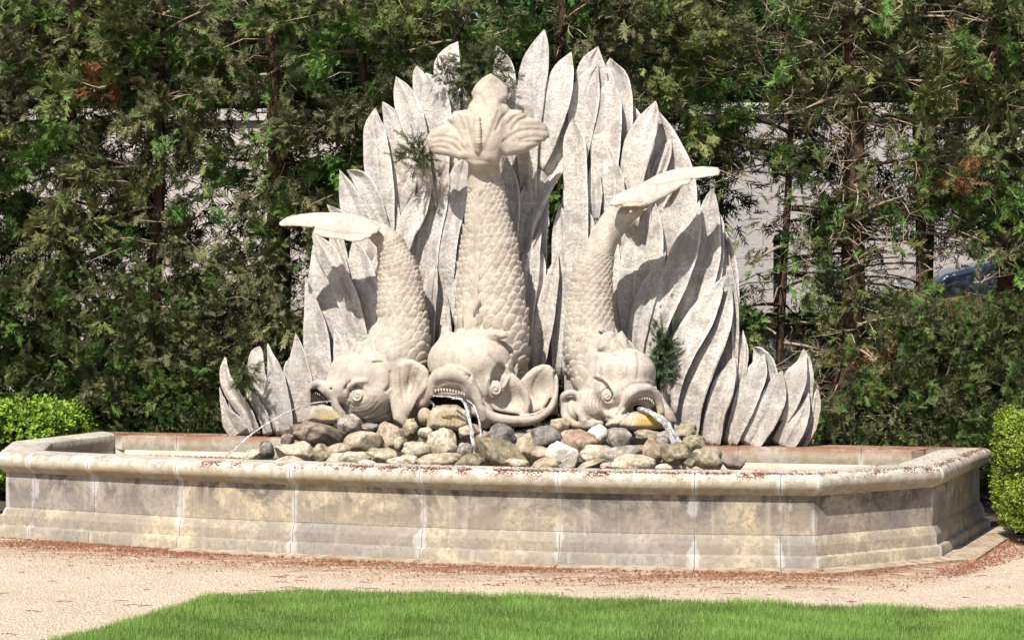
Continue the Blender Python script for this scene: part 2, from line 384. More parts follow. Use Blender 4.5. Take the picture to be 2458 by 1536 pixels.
# recessed mortar core behind the joints, inner wall and basin floor
def ring(o, z): return np.array([[*off(i, o - .07), z] for i in range(NP)])
def loft(name, rings_, mat, parent, close=False, **k):
    n = NP; V = np.concatenate(rings_); Fc = []
    for r in range(len(rings_) - 1):
        for j in range(n): Fc.append((r*n+j, r*n+(j+1)%n, (r+1)*n+(j+1)%n, (r+1)*n+j))
    if close: Fc.append(tuple((len(rings_)-1)*n + j for j in range(n)))
    return mesh(name, V, Fc, mat, parent, **k)
loft('mortar_joint', [ring(-.005, 0), ring(-.005, .60), ring(-.10, .60)], M['mortar'], basin, smooth=False)
g = G('basin_lining', 0.7, 0.3); p = g.pos()
c = g.mix(g.ramp(g.noise(p, 3, 5), [(0.35, 0.0), (0.65, 1.0)]), (0.56, 0.50, 0.42), (0.68, 0.62, 0.54))
c = g.mix(g.ramp(g.math('ADD', g.sep(p), g.math('MULTIPLY', g.noise(p, 9, 4), 0.06)), [(0.50, 0.75), (0.56, 0.0)]), c, (0.36, 0.23, 0.14))
g.color(c); g.bump(g.noise(p, 30, 5), 0.3, 0.01); M['lining'] = g.m
def inner(i):   # wider behind, under the ledge
    return -.45 if rngs[nback][0] < i < rngs[nleft-1][1] else -.28
ri = lambda z, e=0: np.array([[*off(i, inner(i) + e - .07), z] for i in range(NP)])
loft('inner_wall', [ri(.60, .05), ri(.60), ri(.30), ri(.28, -.05)], M['lining'], basin, smooth=False)
loft('basin_floor', [ri(.30, .06), ri(.30, -.02)], M['lining'], basin, close=True, smooth=False)

# shallow water in the basin
g = G('basin_water_mat', 0.06, 0.5); g.color((0.23, 0.20, 0.15)); g.b.inputs['Transmission Weight'].default_value = 0.5; g.b.inputs['IOR'].default_value = 1.33
g.bump(g.noise(g.pos(), 14, 4), 0.25, 0.02); M['pool'] = g.m
pw = loft('basin_water', [ri(.50, .01), ri(.50, -.02)], M['pool'], None, close=True, smooth=False); tag(pw, kind='structure')

# ground sheet
gx = np.concatenate([[-400, -60, -15], np.linspace(-7, 7, 90), [15, 60, 400]]); gy = np.concatenate([[-60, 0, 6], np.linspace(9, 20, 80), [40, 120, 900]])
XX, YY = np.meshgrid(gx, gy)
fx = np.interp(XX, np.r_[-4.5, FR[:, 0], 3.17, 3.98], np.r_[16.5, FR[:, 1], 14.76, 16.66])
near = np.clip((fx - YY) / 1.25, 0, 1) ** 0.9; near[(YY > fx)] = 0; near = np.where(XX < -3.5, np.maximum(near, .3), near); near = np.clip(near + .0, 0, 1)
Vg = np.stack([XX.ravel(), YY.ravel(), np.zeros(XX.size)], 1); nx = len(gx); ny = len(gy)
ii, jj = np.meshgrid(np.arange(nx - 1), np.arange(ny - 1)); a = (jj * nx + ii).ravel()
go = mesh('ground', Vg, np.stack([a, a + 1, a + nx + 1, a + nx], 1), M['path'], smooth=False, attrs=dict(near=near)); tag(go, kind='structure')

# planting bed behind the basin
bed = []
bl = [(-9,17.9),(-4.6,17.9),(-3.9,18.8),(3.97,16.68),(4.4,15.6),(9,15.3),(9,20.2),(-9,20.2)]
mesh('planting_bed', [(x, y, .02 if y < 19 else .05) for x, y in bl], [tuple(range(8))], M['soil'], smooth=False)['kind'] = 'structure'

# lawn
def lawn_edge(X):
    u = np.array([-900, 80, 150, 335, 495, 630, 711, 1016, 1524, 2000, 2458, 3600]); v = np.array([1770, 1568, 1549, 1496, 1448, 1435, 1430, 1436, 1452, 1467, 1482, 1514])
    d = F_PX * HC / (v - HOR); x = (u - 1229) * d / F_PX
    return np.interp(X, x, d)
def m_turf():
    g = G('turf', 0.9, 0.1); g.color(g.mix(g.noise(g.pos(), 40, 4), (0.045, 0.09, 0.015), (0.10, 0.17, 0.035))); return g.m
M['turf'] = m_turf()
ex = np.linspace(-4.2, 5.5, 80); ed = lawn_edge(ex); keep = ed > 9.2; ex = ex[keep]; ed = ed[keep]
V = np.concatenate([np.stack([ex, ed, np.full_like(ex, .012)], 1), np.stack([ex, np.full_like(ex, 8.4), np.full_like(ex, .012)], 1)])
n = len(ex); tf = mesh('lawn_soil', V, [(i, i+1, n+i+1, n+i)[::-1] for i in range(n-1)], M['turf'], smooth=False); tag(tf, kind='structure')
def grass():
    N = 330000
    d = 10.4 + (13.4 - 10.4) * rng.random(N) ** 0.9; x = rng.uniform(-1, 1, N) * d * 0.275 + 0.02
    wob = 0.03 * np.sin(x * 9) + 0.02 * np.sin(x * 23 + 1)
    k = d < lawn_edge(x) + wob - 0.01 + rng.normal(0, .012, N); x = x[k]; d = d[k]; n = len(x)
    tuft = 0.5 + 0.5 * np.sin(x * 5.1 + 2 * np.sin(d * 3.3)) * np.sin(d * 7.3 + 1.5 * np.sin(x * 4))
    h = rng.uniform(.035, .07, n) * (0.8 + .4 * tuft); a = rng.uniform(0, 2 * math.pi, n); wd = rng.uniform(.0022, .0038, n)
    la = rng.uniform(0, 2 * math.pi, n); lean = h * rng.uniform(.05, .5, n)
    px, py = np.cos(a) * wd, np.sin(a) * wd
    dx, dy = np.cos(la) * lean, np.sin(la) * lean
    z0 = np.full(n, .01)
    V = np.stack([np.stack([x-px, d-py, z0], 1), np.stack([x+px, d+py, z0], 1),
                  np.stack([x+dx, d+dy, z0+h], 1)], 1)
    b = (np.arange(n) * 3)[:, None]
    Fc = b + np.array([0,1,2])
    r = rng.random(n); c = np.array([0.215, 0.345, 0.078])[None] * (0.7 + .6 * rng.random((n, 1))) * (0.72 + .5 * tuft[:, None])
    yl = rng.random(n) < .10; c[yl] = np.array([0.32, 0.38, 0.15]) * (.8 + .5 * rng.random((yl.sum(), 1)))
    c = np.repeat(c, 3, 0)
    return mesh('grass', V.reshape(-1, 3), Fc, M['blade'], smooth=False, colors=c)
def m_tint(name, transl=0.25, rough=0.6):
    g = G(name, rough, 0.3); c = g.attr('tint', 'Color'); g.color(c)
    tr = g.n('ShaderNodeBsdfTranslucent'); g.l(c, tr.inputs[0]); mx = g.n('ShaderNodeMixShader'); mx.inputs[0].default_value = transl
    out = g.t.nodes['Material Output']; g.l(g.b.outputs[0], mx.inputs[1]); g.l(tr.outputs[0], mx.inputs[2]); g.l(mx.outputs[0], out.inputs[0]); return g.m
M['blade'] = m_tint('grass_blade', 0.35, 0.5)
M['needle'] = m_tint('foliage_needle', 0.08, 0.6)
go = grass(); tag(go, 'short bright green mown lawn in front of the gravel path', 'grass', kind='stuff')

# loose litter: cast cypress scales and twigs in drifts along the foot of the basin
def litter():
    N = 30000
    t = rng.random(N); seg = rng.random(N)
    x = rng.uniform(-4.6, 4.8, N); base = np.interp(x, np.r_[-4.6, FR[:, 0], 3.17, 3.98, 4.8], np.r_[16.4, FR[:, 1], 14.76, 16.0, 16.4])
    dd = rng.exponential(.24, N) + .0; dd = np.where(x > 3.0, rng.random(N) * .9, dd)
    y = base - dd
    dens = 0.5 + .5 * np.sin(x * 3.7 + 8 * dd) * np.sin(x * 1.3 + 1) ; k = (dens > rng.random(N) * .95) & (y > lawn_edge(x) + .1); x, y = x[k], y[k]; n = len(x)
    s = rng.uniform(.002, .0062, n); el = rng.uniform(1, 3.5, n); a = rng.uniform(0, math.pi, n)
    ux, uy = np.cos(a) * s * el, np.sin(a) * s * el; vx, vy = -np.sin(a) * s, np.cos(a) * s
    z = rng.uniform(.003, .01, n); hz = rng.uniform(.003, .010, n)
    V = np.stack([np.stack([x-ux, y-uy, z], 1), np.stack([x+vx, y+vy, z], 1), np.stack([x+ux, y+uy, z], 1), np.stack([x-vx, y-vy, z], 1), np.stack([x, y, z+hz], 1)], 1)
    b = (np.arange(n) * 5)[:, None]; Fc = np.concatenate([b + np.array(q) for q in ([0,3,4],[3,2,4],[2,1,4],[1,0,4])])
    c = np.array([0.21, 0.085, 0.045]) * (.5 + 1.0 * rng.random((n, 1))); c = np.repeat(c, 5, 0)
    o = mesh('fallen_litter', V.reshape(-1, 3), Fc, M['needle'], smooth=False, colors=c); tag(o, 'rust brown fallen cypress litter drifted along the foot of the basin', 'leaf litter', kind='stuff')
    # on the rim and the ledge
    N = 7000; i = rng.integers(0, NP, N); f = rng.random(N); isb = (i >= rngs[nback][0]) & (i < rngs[nleft-1][1])
    o_ = np.where(isb, rng.uniform(-.44, .0, N), np.where(rng.random(N) < .8, rng.normal(.035, .018, N), rng.uniform(-.2, .05, N)))
    A = Q[i] + MIT[i] * (o_ - .07)[:, None]; B = Q[(i+1) % NP] + MIT[(i+1) % NP] * (o_ - .07)[:, None]; p2 = A * (1-f)[:, None] + B * f[:, None]
    k = ((p2[:, 0] > -1.4) | isb) & (o_ < .055) & (np.sin(p2[:, 0] * 7) + np.sin(p2[:, 0] * 17 + 2) > -1.1 + isb * -1); p2, o_ = p2[k], o_[k]; n = len(p2)
    zt = np.interp(o_, [-.45, -.22, .0, .02, .048, .070], [.687, .687, .687, .685, .678, .665])
    s = rng.uniform(.002, .006, n); el = rng.uniform(1, 2.5, n); a = rng.uniform(0, math.pi, n)
    ux, uy = np.cos(a) * s * el, np.sin(a) * s * el; vx, vy = -np.sin(a) * s, np.cos(a) * s; x, y = p2.T; z = zt; hz = rng.uniform(.002, .006, n)
    V = np.stack([np.stack([x-ux, y-uy, z], 1), np.stack([x+vx, y+vy, z], 1), np.stack([x+ux, y+uy, z], 1), np.stack([x-vx, y-vy, z], 1), np.stack([x, y, z+hz], 1)], 1)
    b = (np.arange(n) * 5)[:, None]; Fc = np.concatenate([b + np.array(q) for q in ([0,3,4],[3,2,4],[2,1,4],[1,0,4])])
    c = np.array([0.15, 0.05, 0.03]) * (.5 + 1.0 * rng.random((n, 1))); c = np.repeat(c, 5, 0)
    o = mesh('rim_litter', V.reshape(-1, 3), Fc, M['needle'], smooth=False, colors=c); tag(o, 'dark red litter crusted along the top of the basin rim and back ledge', 'leaf litter', kind='stuff')
litter()
def twigs_on_path():
    mb = MB(); r = np.random.default_rng(21)
    for k in range(170):
        x = r.uniform(-4.3, 4.6); y0 = float(np.interp(x, np.r_[-4.6, FR[:, 0], 3.17, 3.98, 4.8], np.r_[16.4, FR[:, 1], 14.76, 16.0, 16.4])) - .05; y1 = max(float(lawn_edge(x)) + .1, 10.6)
        if y1 >= y0: continue
        y = y0 - (y0 - y1) * r.random() ** 1.5; a = r.normal(0, .5); L_ = r.uniform(.03, .13); d = np.array([math.cos(a), math.sin(a), 0]) * L_ / 2; c = np.array([x, y, .007]); mb.tube(np.array([c - d, c + [0, 0, .004] + r.normal(0, .004, 3) * [1, 1, 0], c + d]), [.0018, .0024, .0012], 4)
    tag(mb.build('fallen_twigs', M['litter']), 'thin dry twigs scattered over the gravel path', 'twigs', kind='stuff')
twigs_on_path()
# floating debris in the left corner of the pool
def pool_debris():
    n = 900; u = rng.uniform(330, 660, n); zz = .503
    d = 17.14 / (1 + .28 * (u - 1229) / F_PX) - rng.random(n) ** 1.5 * .5; v = HOR + (HC - zz) * F_PX / d; p = P(u, v, d); s = rng.uniform(.004, .016, n); mb = []
    V = np.stack([p + np.stack([-s, 0*s, 0*s], 1), p + np.stack([0*s, s, 0*s], 1), p + np.stack([s, 0*s, 0*s], 1), p + np.stack([0*s, -s, 0*s], 1), p + np.stack([0*s, 0*s, s * rng.uniform(.4, 1.4, n)], 1)], 1)
    b = (np.arange(n) * 5)[:, None]; Fc = np.concatenate([b + np.array(q) for q in ([0,3,4],[3,2,4],[2,1,4],[1,0,4])])
    c = np.repeat(np.array([0.22, 0.10, 0.055]) * (.4 + rng.random((n, 1))), 5, 0)
    tag(mesh('floating_litter', V.reshape(-1, 3), Fc, M['needle'], smooth=False, colors=c), 'brown litter floating on the pool behind the left end of the rim', 'leaf litter', kind='stuff')
pool_debris()

# paving strip round the right end, kerb stone, edging line on the left
g = G('paving_stone', 0.9, 0.2); p = g.pos()
c = g.mix(g.ramp(g.noise(p, 4, 5), [(0.35, 0.0), (0.65, 1.0)]), (0.30, 0.245, 0.185), (0.42, 0.36, 0.28)); c = g.mix(g.ramp(g.noise(p, 14, 6, .7), [(.48, 0.0), (.58, .85)]), c, (0.25, 0.14, 0.085))
g.color(c); g.bump(g.noise(p, 50, 5), 0.5, 0.006); M['paving'] = g.m
pav = empty('paving_border', (3, 14.3, 0), 'strip of flat pale paving stones round the right foot of the basin', 'paving')
def offpt(i, o): return off(i, o)
i_c = rngs[nside-1][0]
def slab(i, j, fa, fb, o1, name='paving_slab'):
    a0 = off(i, .01) * (1-fa) + off(j, .01) * fa; b0 = off(i, .01) * (1-fb) + off(j, .01) * fb
    a1 = off(i, o1) * (1-fa) + off(j, o1) * fa; b1 = off(i, o1) * (1-fb) + off(j, o1) * fb
    V = [(*a0, -.01), (*b0, -.01), (*b1, -.01), (*a1, -.01), (*a0, .022), (*b0, .022), (*b1, .018), (*a1, .018)]
    mesh(name, V, [(3,2,1,0),(4,5,6,7),(0,1,5,4),(1,2,6,5),(2,3,7,6),(3,0,4,7)], M['paving'], pav, smooth=False)
e1 = rngs[nside-1]; e2 = rngs[nback-1]
for k in range(2): slab(e1[0], e1[1], k/2+.004, (k+1)/2-.004, .20)
for k in range(3): slab(rngs[nside][0], e2[1], k/3+.004, (k+1)/3-.004, .26)
fs = rngs[:nside-1]
for (i, j) in fs[3:]: slab(i, j, .004, .996, .13 if i < fs[-1][0] else .15)
kb = MB(); kb.box((4.25, 15.72, 0), (5.6, 15.84, .07)); k_ = kb.build('kerb_stone', M['paving'], smooth=False); tag(k_, 'low stone kerb edging the shrub bed at the right end of the basin', 'kerb')
# ------------------------------------------------------------------ carved leaf screen
CR = dict(C1=(650, 50, 2.749), C2=(1150, 50, 2.749), C3=(650, 500, 2.52), C4=(1150, 500, 2.326), CD=(1550, 600, 3.024), CA=(500, 780, 4.2))
# crop, relief, tilt, control points (x, y, half width) from foot to tip
LV = [
('C1', 15, 8, [(1160,1000,75),(1165,600,85),(1165,400,85),(1165,290,86),(1200,200,50),(1235,138,0)]),
('C1', 18, 6, [(1000,760,60),(990,500,55),(985,400,48),(968,340,33),(960,298,0)]),
('C1', -18, 8, [(1100,1000,75),(1090,650,100),(1080,500,92),(1060,410,60),(1020,345,0)]),
('C1', -42, 10, [(1000,1000,60),(955,740,78),(900,560,84),(860,450,55),(825,368,0)]),
('C1', -32, 8, [(760,1480,60),(730,1150,84),(705,950,92),(690,800,80),(680,680,58),(690,577,0)]),
('C1', -8, 8, [(870,1000,90),(830,800,80),(800,650,62),(762,580,30),(738,536,0)]),
('C1', -14, 8, [(850,1500,90),(860,1150,90),(900,950,85),(950,800,60),(1000,700,0)]),
('C1', -58, 10, [(800,1750,30),(850,1580,50),(890,1400,66),(960,1250,72),(1020,1140,40),(1060,1056,0)]),
('C1', -40, 8, [(1130,1700,80),(1150,1400,90),(1205,1200,90),(1250,1000,60),(1290,880,0)]),
('C1', -24, 10, [(1010,1700,80),(1040,1400,85),(1090,1180,80),(1120,1000,60),(1130,850,0)]),
('C1', -16, 12, [(650,1560,60),(600,1380,85),(540,1220,85),(490,1080,42),(455,983,0)]),
('C1', -50, 14, [(780,1450,25),(710,1280,50),(640,1120,62),(575,1030,48),(500,985,0)]),
('C1', -5, 6, [(520,1360,50),(430,1275,38),(370,1212,0)]),
('C1', -30, 8, [(700,1700,60),(790,1400,60),(800,1250,50),(790,1150,0)]),
# top right
('C2', -34, 12, [(320,1040,60),(318,700,88),(338,480,96),(372,280,90),(410,150,48),(430,58,0)]),
('C2', -46, 12, [(395,1010,14),(430,860,52),(480,650,82),(525,450,92),(562,320,66),(608,208,0)]),
('C2', -30, 10, [(620,1050,60),(670,700,90),(695,500,100),(735,380,66),(785,285,0)]),
('C2', -6, 6, [(740,700,120),(740,400,108),(752,280,82),(785,170,0)]),
('C2', -10, 6, [(890,700,120),(905,500,108),(900,380,82),(872,300,44),(865,245,0)]),
('C2', -50, 10, [(810,1400,70),(822,1080,82),(838,750,100),(845,560,96),(862,460,58),(880,378,0)]),
('C2', -64, 12, [(1000,1400,50),(1010,1180,60),(1020,950,88),(1060,800,98),(1108,680,74),(1148,590,38),(1165,527,0)]),
('C2', 2, 8, [(1255,1660,150),(1262,1300,172),(1255,1050,172),(1222,850,128),(1198,700,66),(1182,598,0)]),
('C2', 6, 6, [(1020,1500,120),(1000,1050,130),(1000,750,115),(975,610,72),(935,520,0)]),
('C2', -20, 8, [(1140,1130,30),(1190,980,48),(1235,870,38),(1265,775,0)]),
('C2', -12, 6, [(1290,1050,30),(1330,980,26),(1350,905,0)]),
('C2', -80, 10, [(660,1950,60),(648,1560,72),(638,1200,80),(632,950,80),(628,800,72),(622,710,42),(620,638,0)]),
('C2', -70, 10, [(890,1300,70),(882,1050,72),(860,920,40),(838,812,0)]),
('C2', -62, 8, [(760,1330,30),(765,1150,50),(760,1020,40),(750,920,0)]),
('C2', -30, 8, [(240,1650,120),(270,1380,92),(352,1170,90),(440,1030,80),(520,900,74),(580,700,60),(610,540,0)]),
('C2', -6, 6, [(470,960,40),(520,860,80),(580,700,90),(640,520,60),(650,400,0)]),
('C2', -44, 10, [(180,1500,70),(200,1250,70),(195,1050,60),(180,900,0)]),
('C2', -34, 6, [(370,1300,30),(420,1150,45),(455,1050,30),(475,980,0)]),
# broad rear leaves closing the screen
('C2', 14, 4, [(330,1500,120),(330,1100,130),(330,800,120),(420,480,80),(440,330,0)]),
('C2', 12, 4, [(690,1500,95),(700,1000,130),(720,700,130),(720,500,90),(700,330,0)]),
('C2', 12, 4, [(880,1500,110),(890,1100,120),(890,800,110),(900,600,0)]),
('C1', 14, 4, [(1000,1900,120),(990,1500,140),(980,1100,140),(990,700,110),(1010,480,0)]),
('C1', 16, 4, [(760,1900,110),(740,1500,110),(730,1200,90),(760,900,50),(800,750,0)]),
('C1', 12, 4, [(1240,1500,120),(1240,1000,110),(1240,650,90),(1270,430,0)]),
('C1', 6, 6, [(1560,900,60),(1560,600,70),(1540,400,80),(1530,280,60),(1490,165,0)]),
('C4', 14, 4, [(660,1000,160),(650,600,160),(650,200,130),(690,0,60),(720,-120,0)]),
('C4', 14, 4, [(1180,900,150),(1200,500,150),(1230,200,120),(1260,0,0)]),
('C4', 12, 4, [(870,1150,130),(860,800,120),(860,500,120),(880,200,0)]),
('C4', 10, 4, [(1290,1250,130),(1300,900,130),(1330,650,100),(1350,450,0)]),
('C4', 12, 4, [(330,1150,110),(330,800,110),(300,500,70),(280,300,0)]),
('C3', 12, 4, [(350,1250,150),(350,900,150),(370,600,130),(400,350,80),(430,150,0)]),
('CD', 4, 4, [(900,1440,170),(900,1200,150),(900,950,60),(900,850,0)]),
('CD', 2, 4, [(620,1440,100),(660,1200,90),(700,1000,50),(720,850,0)]),
('CA', 6, 4, [(700,1120,160),(650,850,110),(600,600,60),(560,450,0)]),
('CA', 4, 4, [(420,1120,130),(350,950,110),(260,800,60),(200,700,0)]),
# lower right of the middle fish
('C4', -62, 10, [(440,960,30),(456,600,60),(462,400,60),(464,200,58),(462,80,46),(452,-24,0)]),
('C4', -92, 10, [(320,960,30),(350,700,55),(385,500,50),(418,350,30),(440,246,0)]),
('C4', -74, 10, [(560,400,60),(590,150,56),(600,60,38),(578,-12,0)]),
('C4', -66, 12, [(225,900,60),(250,560,60),(272,400,62),(290,280,52),(322,190,26),(350,113,0)]),
('C4', -50, 6, [(270,950,70),(290,620,70),(325,430,48),(345,300,24),(350,230,0)]),
('C4', -14, 8, [(880,900,60),(880,500,112),(908,300,116),(935,130,94),(950,-20,40),(955,-80,0)]),
('C4', -6, 6, [(800,900,70),(800,500,70),(815,250,60),(830,60,0)]),
('C4', -52, 10, [(850,920,45),(900,600,58),(950,450,55),(1005,330,30),(1045,236,0)]),
('C4', -64, 12, [(935,920,40),(1010,600,66),(1090,400,78),(1152,220,74),(1195,80,48),(1232,-44,0)]),
('C4', -22, 8, [(1130,720,60),(1190,450,110),(1240,250,112),(1275,80,72),(1295,-60,32),(1302,-110,0)]),
('C4', 6, 8, [(1380,840,60),(1395,600,55),(1388,400,62),(1370,220,48),(1348,130,24),(1330,78,0)]),
('C4', -4, 6, [(1230,620,60),(1270,400,80),(1310,220,60),(1320,60,40),(1310,-10,0)]),
('C4', -74, 14, [(1045,1180,50),(1080,950,62),(1140,780,78),(1232,620,76),(1312,480,48),(1375,376,0)]),
('C4', -56, 14, [(1155,1340,60),(1170,1100,78),(1230,900,82),(1300,720,86),(1362,570,60),(1410,433,0)]),
('CD', -62, 14, [(455,1440,80),(500,1200,76),(560,1000,84),(612,870,50),(640,773,0)]),
('CD', -24, 8, [(640,1100,15),(650,700,24),(645,400,30),(622,170,12),(600,0,0)]),
('CD', -20, 10, [(675,1060,30),(698,850,42),(708,700,33),(705,583,0)]),
('CD', -14, 8, [(830,1280,90),(860,960,102),(850,820,84),(812,735,40),(780,705,0)]),
('CD', -52, 14, [(600,1440,45),(685,1200,76),(758,1000,88),(815,870,70),(865,750,0)]),
('CD', -68, 14, [(735,1440,75),(850,1230,100),(922,1080,96),(962,960,55),(990,870,0)]),
('CD', -44, 14, [(960,1260,60),(1040,1060,88),(1090,920,82),(1132,830,45),(1165,752,0)]),
('CD', -8, 8, [(1130,1200,70),(1140,950,78),(1150,820,56),(1146,718,0)]),
('CD', -62, 14, [(980,1440,85),(1060,1300,92),(1130,1180,62),(1187,1033,0)]),
('CD', -30, 10, [(1100,1440,50),(1180,1300,50),(1222,1180,45),(1240,1060,25),(1246,998,0)]),
# left, behind and below the left fish tail
('C3', -48, 12, [(545,880,60),(480,600,66),(400,400,64),(325,260,60),(268,170,20),(255,138,0)]),
('C3', -2, 6, [(430,980,110),(375,650,120),(322,450,100),(282,310,44),(255,222,0)]),
('C3', -34, 10, [(600,880,60),(580,600,80),(550,400,80),(520,270,48),(500,188,0)]),
('C3', -44, 10, [(590,880,30),(602,650,42),(620,520,35),(642,415,0)]),
('C3', -20, 10, [(420,420,60),(400,300,50),(380,200,30),(365,150,0)]),
('C3', -64, 12, [(295,1180,72),(282,900,82),(270,750,74),(248,600,48),(228,500,24),(213,411,0)]),
('C3', -48, 10, [(192,1330,72),(180,1100,78),(166,950,62),(160,830,28),(150,755,0)]),
('C3', -78, 10, [(430,1060,60),(422,850,44),(402,780,26),(383,730,0)]),
('C3', -6, 6, [(120,1260,45),(110,1060,42),(105,960,26),(115,903,0)]),
('C3', -62, 8, [(945,1060,30),(958,700,36),(972,500,36),(985,400,26),(1003,316,0)]),
('C3', -68, 8, [(1045,960,50),(1058,660,30),(1062,518,0)]),
('C3', -24, 8, [(990,1100,100),(1000,700,100),(1035,400,100),(1080,150,90),(1130,-100,0)]),
('C3', -12, 8, [(760,900,110),(760,500,110),(800,200,100),(840,-50,80),(860,-200,0)]),
# low leaves at the left end
('CA', -52, 12, [(490,1120,50),(385,900,66),(262,720,76),(180,560,62),(160,430,42),(172,323,0)]),
('CA', -34, 10, [(330,1120,100),(235,980,98),(180,880,54),(138,740,22),(112,622,0)]),
('CA', -44, 12, [(610,1120,35),(560,950,52),(480,790,52),(410,690,32),(365,636,0)]),
('CA', -26, 10, [(620,1120,60),(570,700,66),(500,520,78),(480,380,84),(498,270,60),(520,216,8)]),
('CA', -60, 14, [(780,1120,90),(735,850,100),(692,600,96),(655,400,62),(620,280,28),(597,186,0)]),
('CA', -10, 6, [(640,1120,90),(600,900,70),(560,700,55),(540,560,0)]),
]
def make_leaf(crop, lay, tilt, pts, parent, seed):
    r = np.random.default_rng(seed)
    x0, y0, s = CR[crop]; q = np.array([(x0 + a / s, y0 + b / s, h / s) for a, b, h in pts])
    q[-1, 2] = max(q[-1, 2], 0.6); ext = 0.0
    if lay > -46 and q[0, 1] < 900:      # root runs on behind its neighbours
        dr_ = q[0, :2] - q[1, :2]; dr_ /= np.linalg.norm(dr_); q = np.concatenate([[[*(q[0, :2] + dr_ * 130), q[0, 2] * .95]], q]); ext = 130 / (np.linalg.norm(np.diff(q[:, :2], axis=0), axis=1).sum())
    N = 30; c = catmull(q, N)
    # ease the half width so the tip closes as a pointed arch
    hw = np.maximum(c[:, 2], 0.6)
    T = np.gradient(c[:, :2], axis=0); T /= np.linalg.norm(T, axis=1)[:, None]
    Sd = np.stack([-T[:, 1], T[:, 0]], 1)      # to the right of the growth direction (leaf grows upwards)
    ss = np.array([-1, -.93, -.8, -.6, -.38, -.18, -.04, .06, .16, .34, .55, .76, .9, 1.0]); m = len(ss)
    t = np.linspace(0, 1, N); ph = r.uniform(0, 6, 4)
    cup = r.uniform(.10, .20); rib = r.uniform(2.5, 5.0); th = r.uniform(19, 27); rc = r.uniform(-.1, .25); fold = 1 if r.random() < .6 else -1; wav = r.uniform(.5, 1.8)
    V = []; E = []
    for i in range(N):
        h = hw[i]; jit = (np.sin(t[i] * 17 + ph[0]) * .8 + np.sin(t[i] * 41 + ph[1]) * .5)
        u = c[i, 0] + Sd[i, 0] * (ss * h) + Sd[i, 0] * (np.abs(ss) > .95) * np.sign(ss) * jit * .6
        v = c[i, 1] + Sd[i, 1] * (ss * h) + Sd[i, 1] * (np.abs(ss) > .95) * np.sign(ss) * jit * .6
        k = min(1.0, h / 14.0)
        w_ = lay * .62 + 34 * min(1, max(0, ext + .05 - t[i]) / (ext + .05)) - tilt * ss * k * .9 - cup * h * (ss ** 2) * 1.0 + cup * h * .35
        w_ = w_ + rib * k * (1 - np.minimum(1, np.abs(ss - rc) / .5)) * (2.2 if fold > 0 else -2.6) + wav * np.sin(ss * 5 + t[i] * 6 + ph[3]) * k + .9 * np.sin(ss * 11 + ph[1] + 2 * t[i]) * k
        w_ = w_ - 9 * math.sin(t[i] * math.pi) + (t[i] ** 3) * 10 + .8 * np.sin(t[i] * 13 + ph[2] + 3 * ss) * k
        w_[0] += 4 * k; w_[-1] += 3 * k
        back_w = np.array([w_[-1] + th * k, lay * .62 + th * k + 6, w_[0] + th * k]); bu = c[i, 0] + Sd[i, 0] * h * np.array([.97, 0, -.97]); bv = c[i, 1] + Sd[i, 1] * h * np.array([.97, 0, -.97])
        V.append(np.stack([np.r_[u, bu], np.r_[v, bv], np.r_[w_, back_w]], 1)); E += [.2, .3] + [0] * (m - 4) + [.35, .95] + [0, 0, 0]
        if True: pass
    V = np.concatenate(V); n = m + 3; Fc = []
    ii, jj = np.meshgrid(np.arange(N - 1), np.arange(n), indexing='ij'); ii = ii.ravel(); jj = jj.ravel(); kk = (jj + 1) % n
    Fq = np.stack([ii*n+jj, ii*n+kk, (ii+1)*n+kk, (ii+1)*n+jj], 1)
    W = SP(V[:, 0], V[:, 1], V[:, 2])
    faces = [tuple(f) for f in Fq.tolist()] + [tuple(range(n))[::-1], tuple((N-1)*n + j for j in range(n))]
    mesh('leaf', W, faces, M['leaf'], parent, sharp=42, attrs=dict(edge=E))
screen = empty('leaf_screen', SP(1250, 1045, 0), 'tall fan shaped screen of overlapping pale stone leaves rising behind the three carved fish', 'stone sculpture')
for k, (cr, lay, ti, pts) in enumerate(LV): make_leaf(cr, lay, ti, pts, screen, 100 + k)
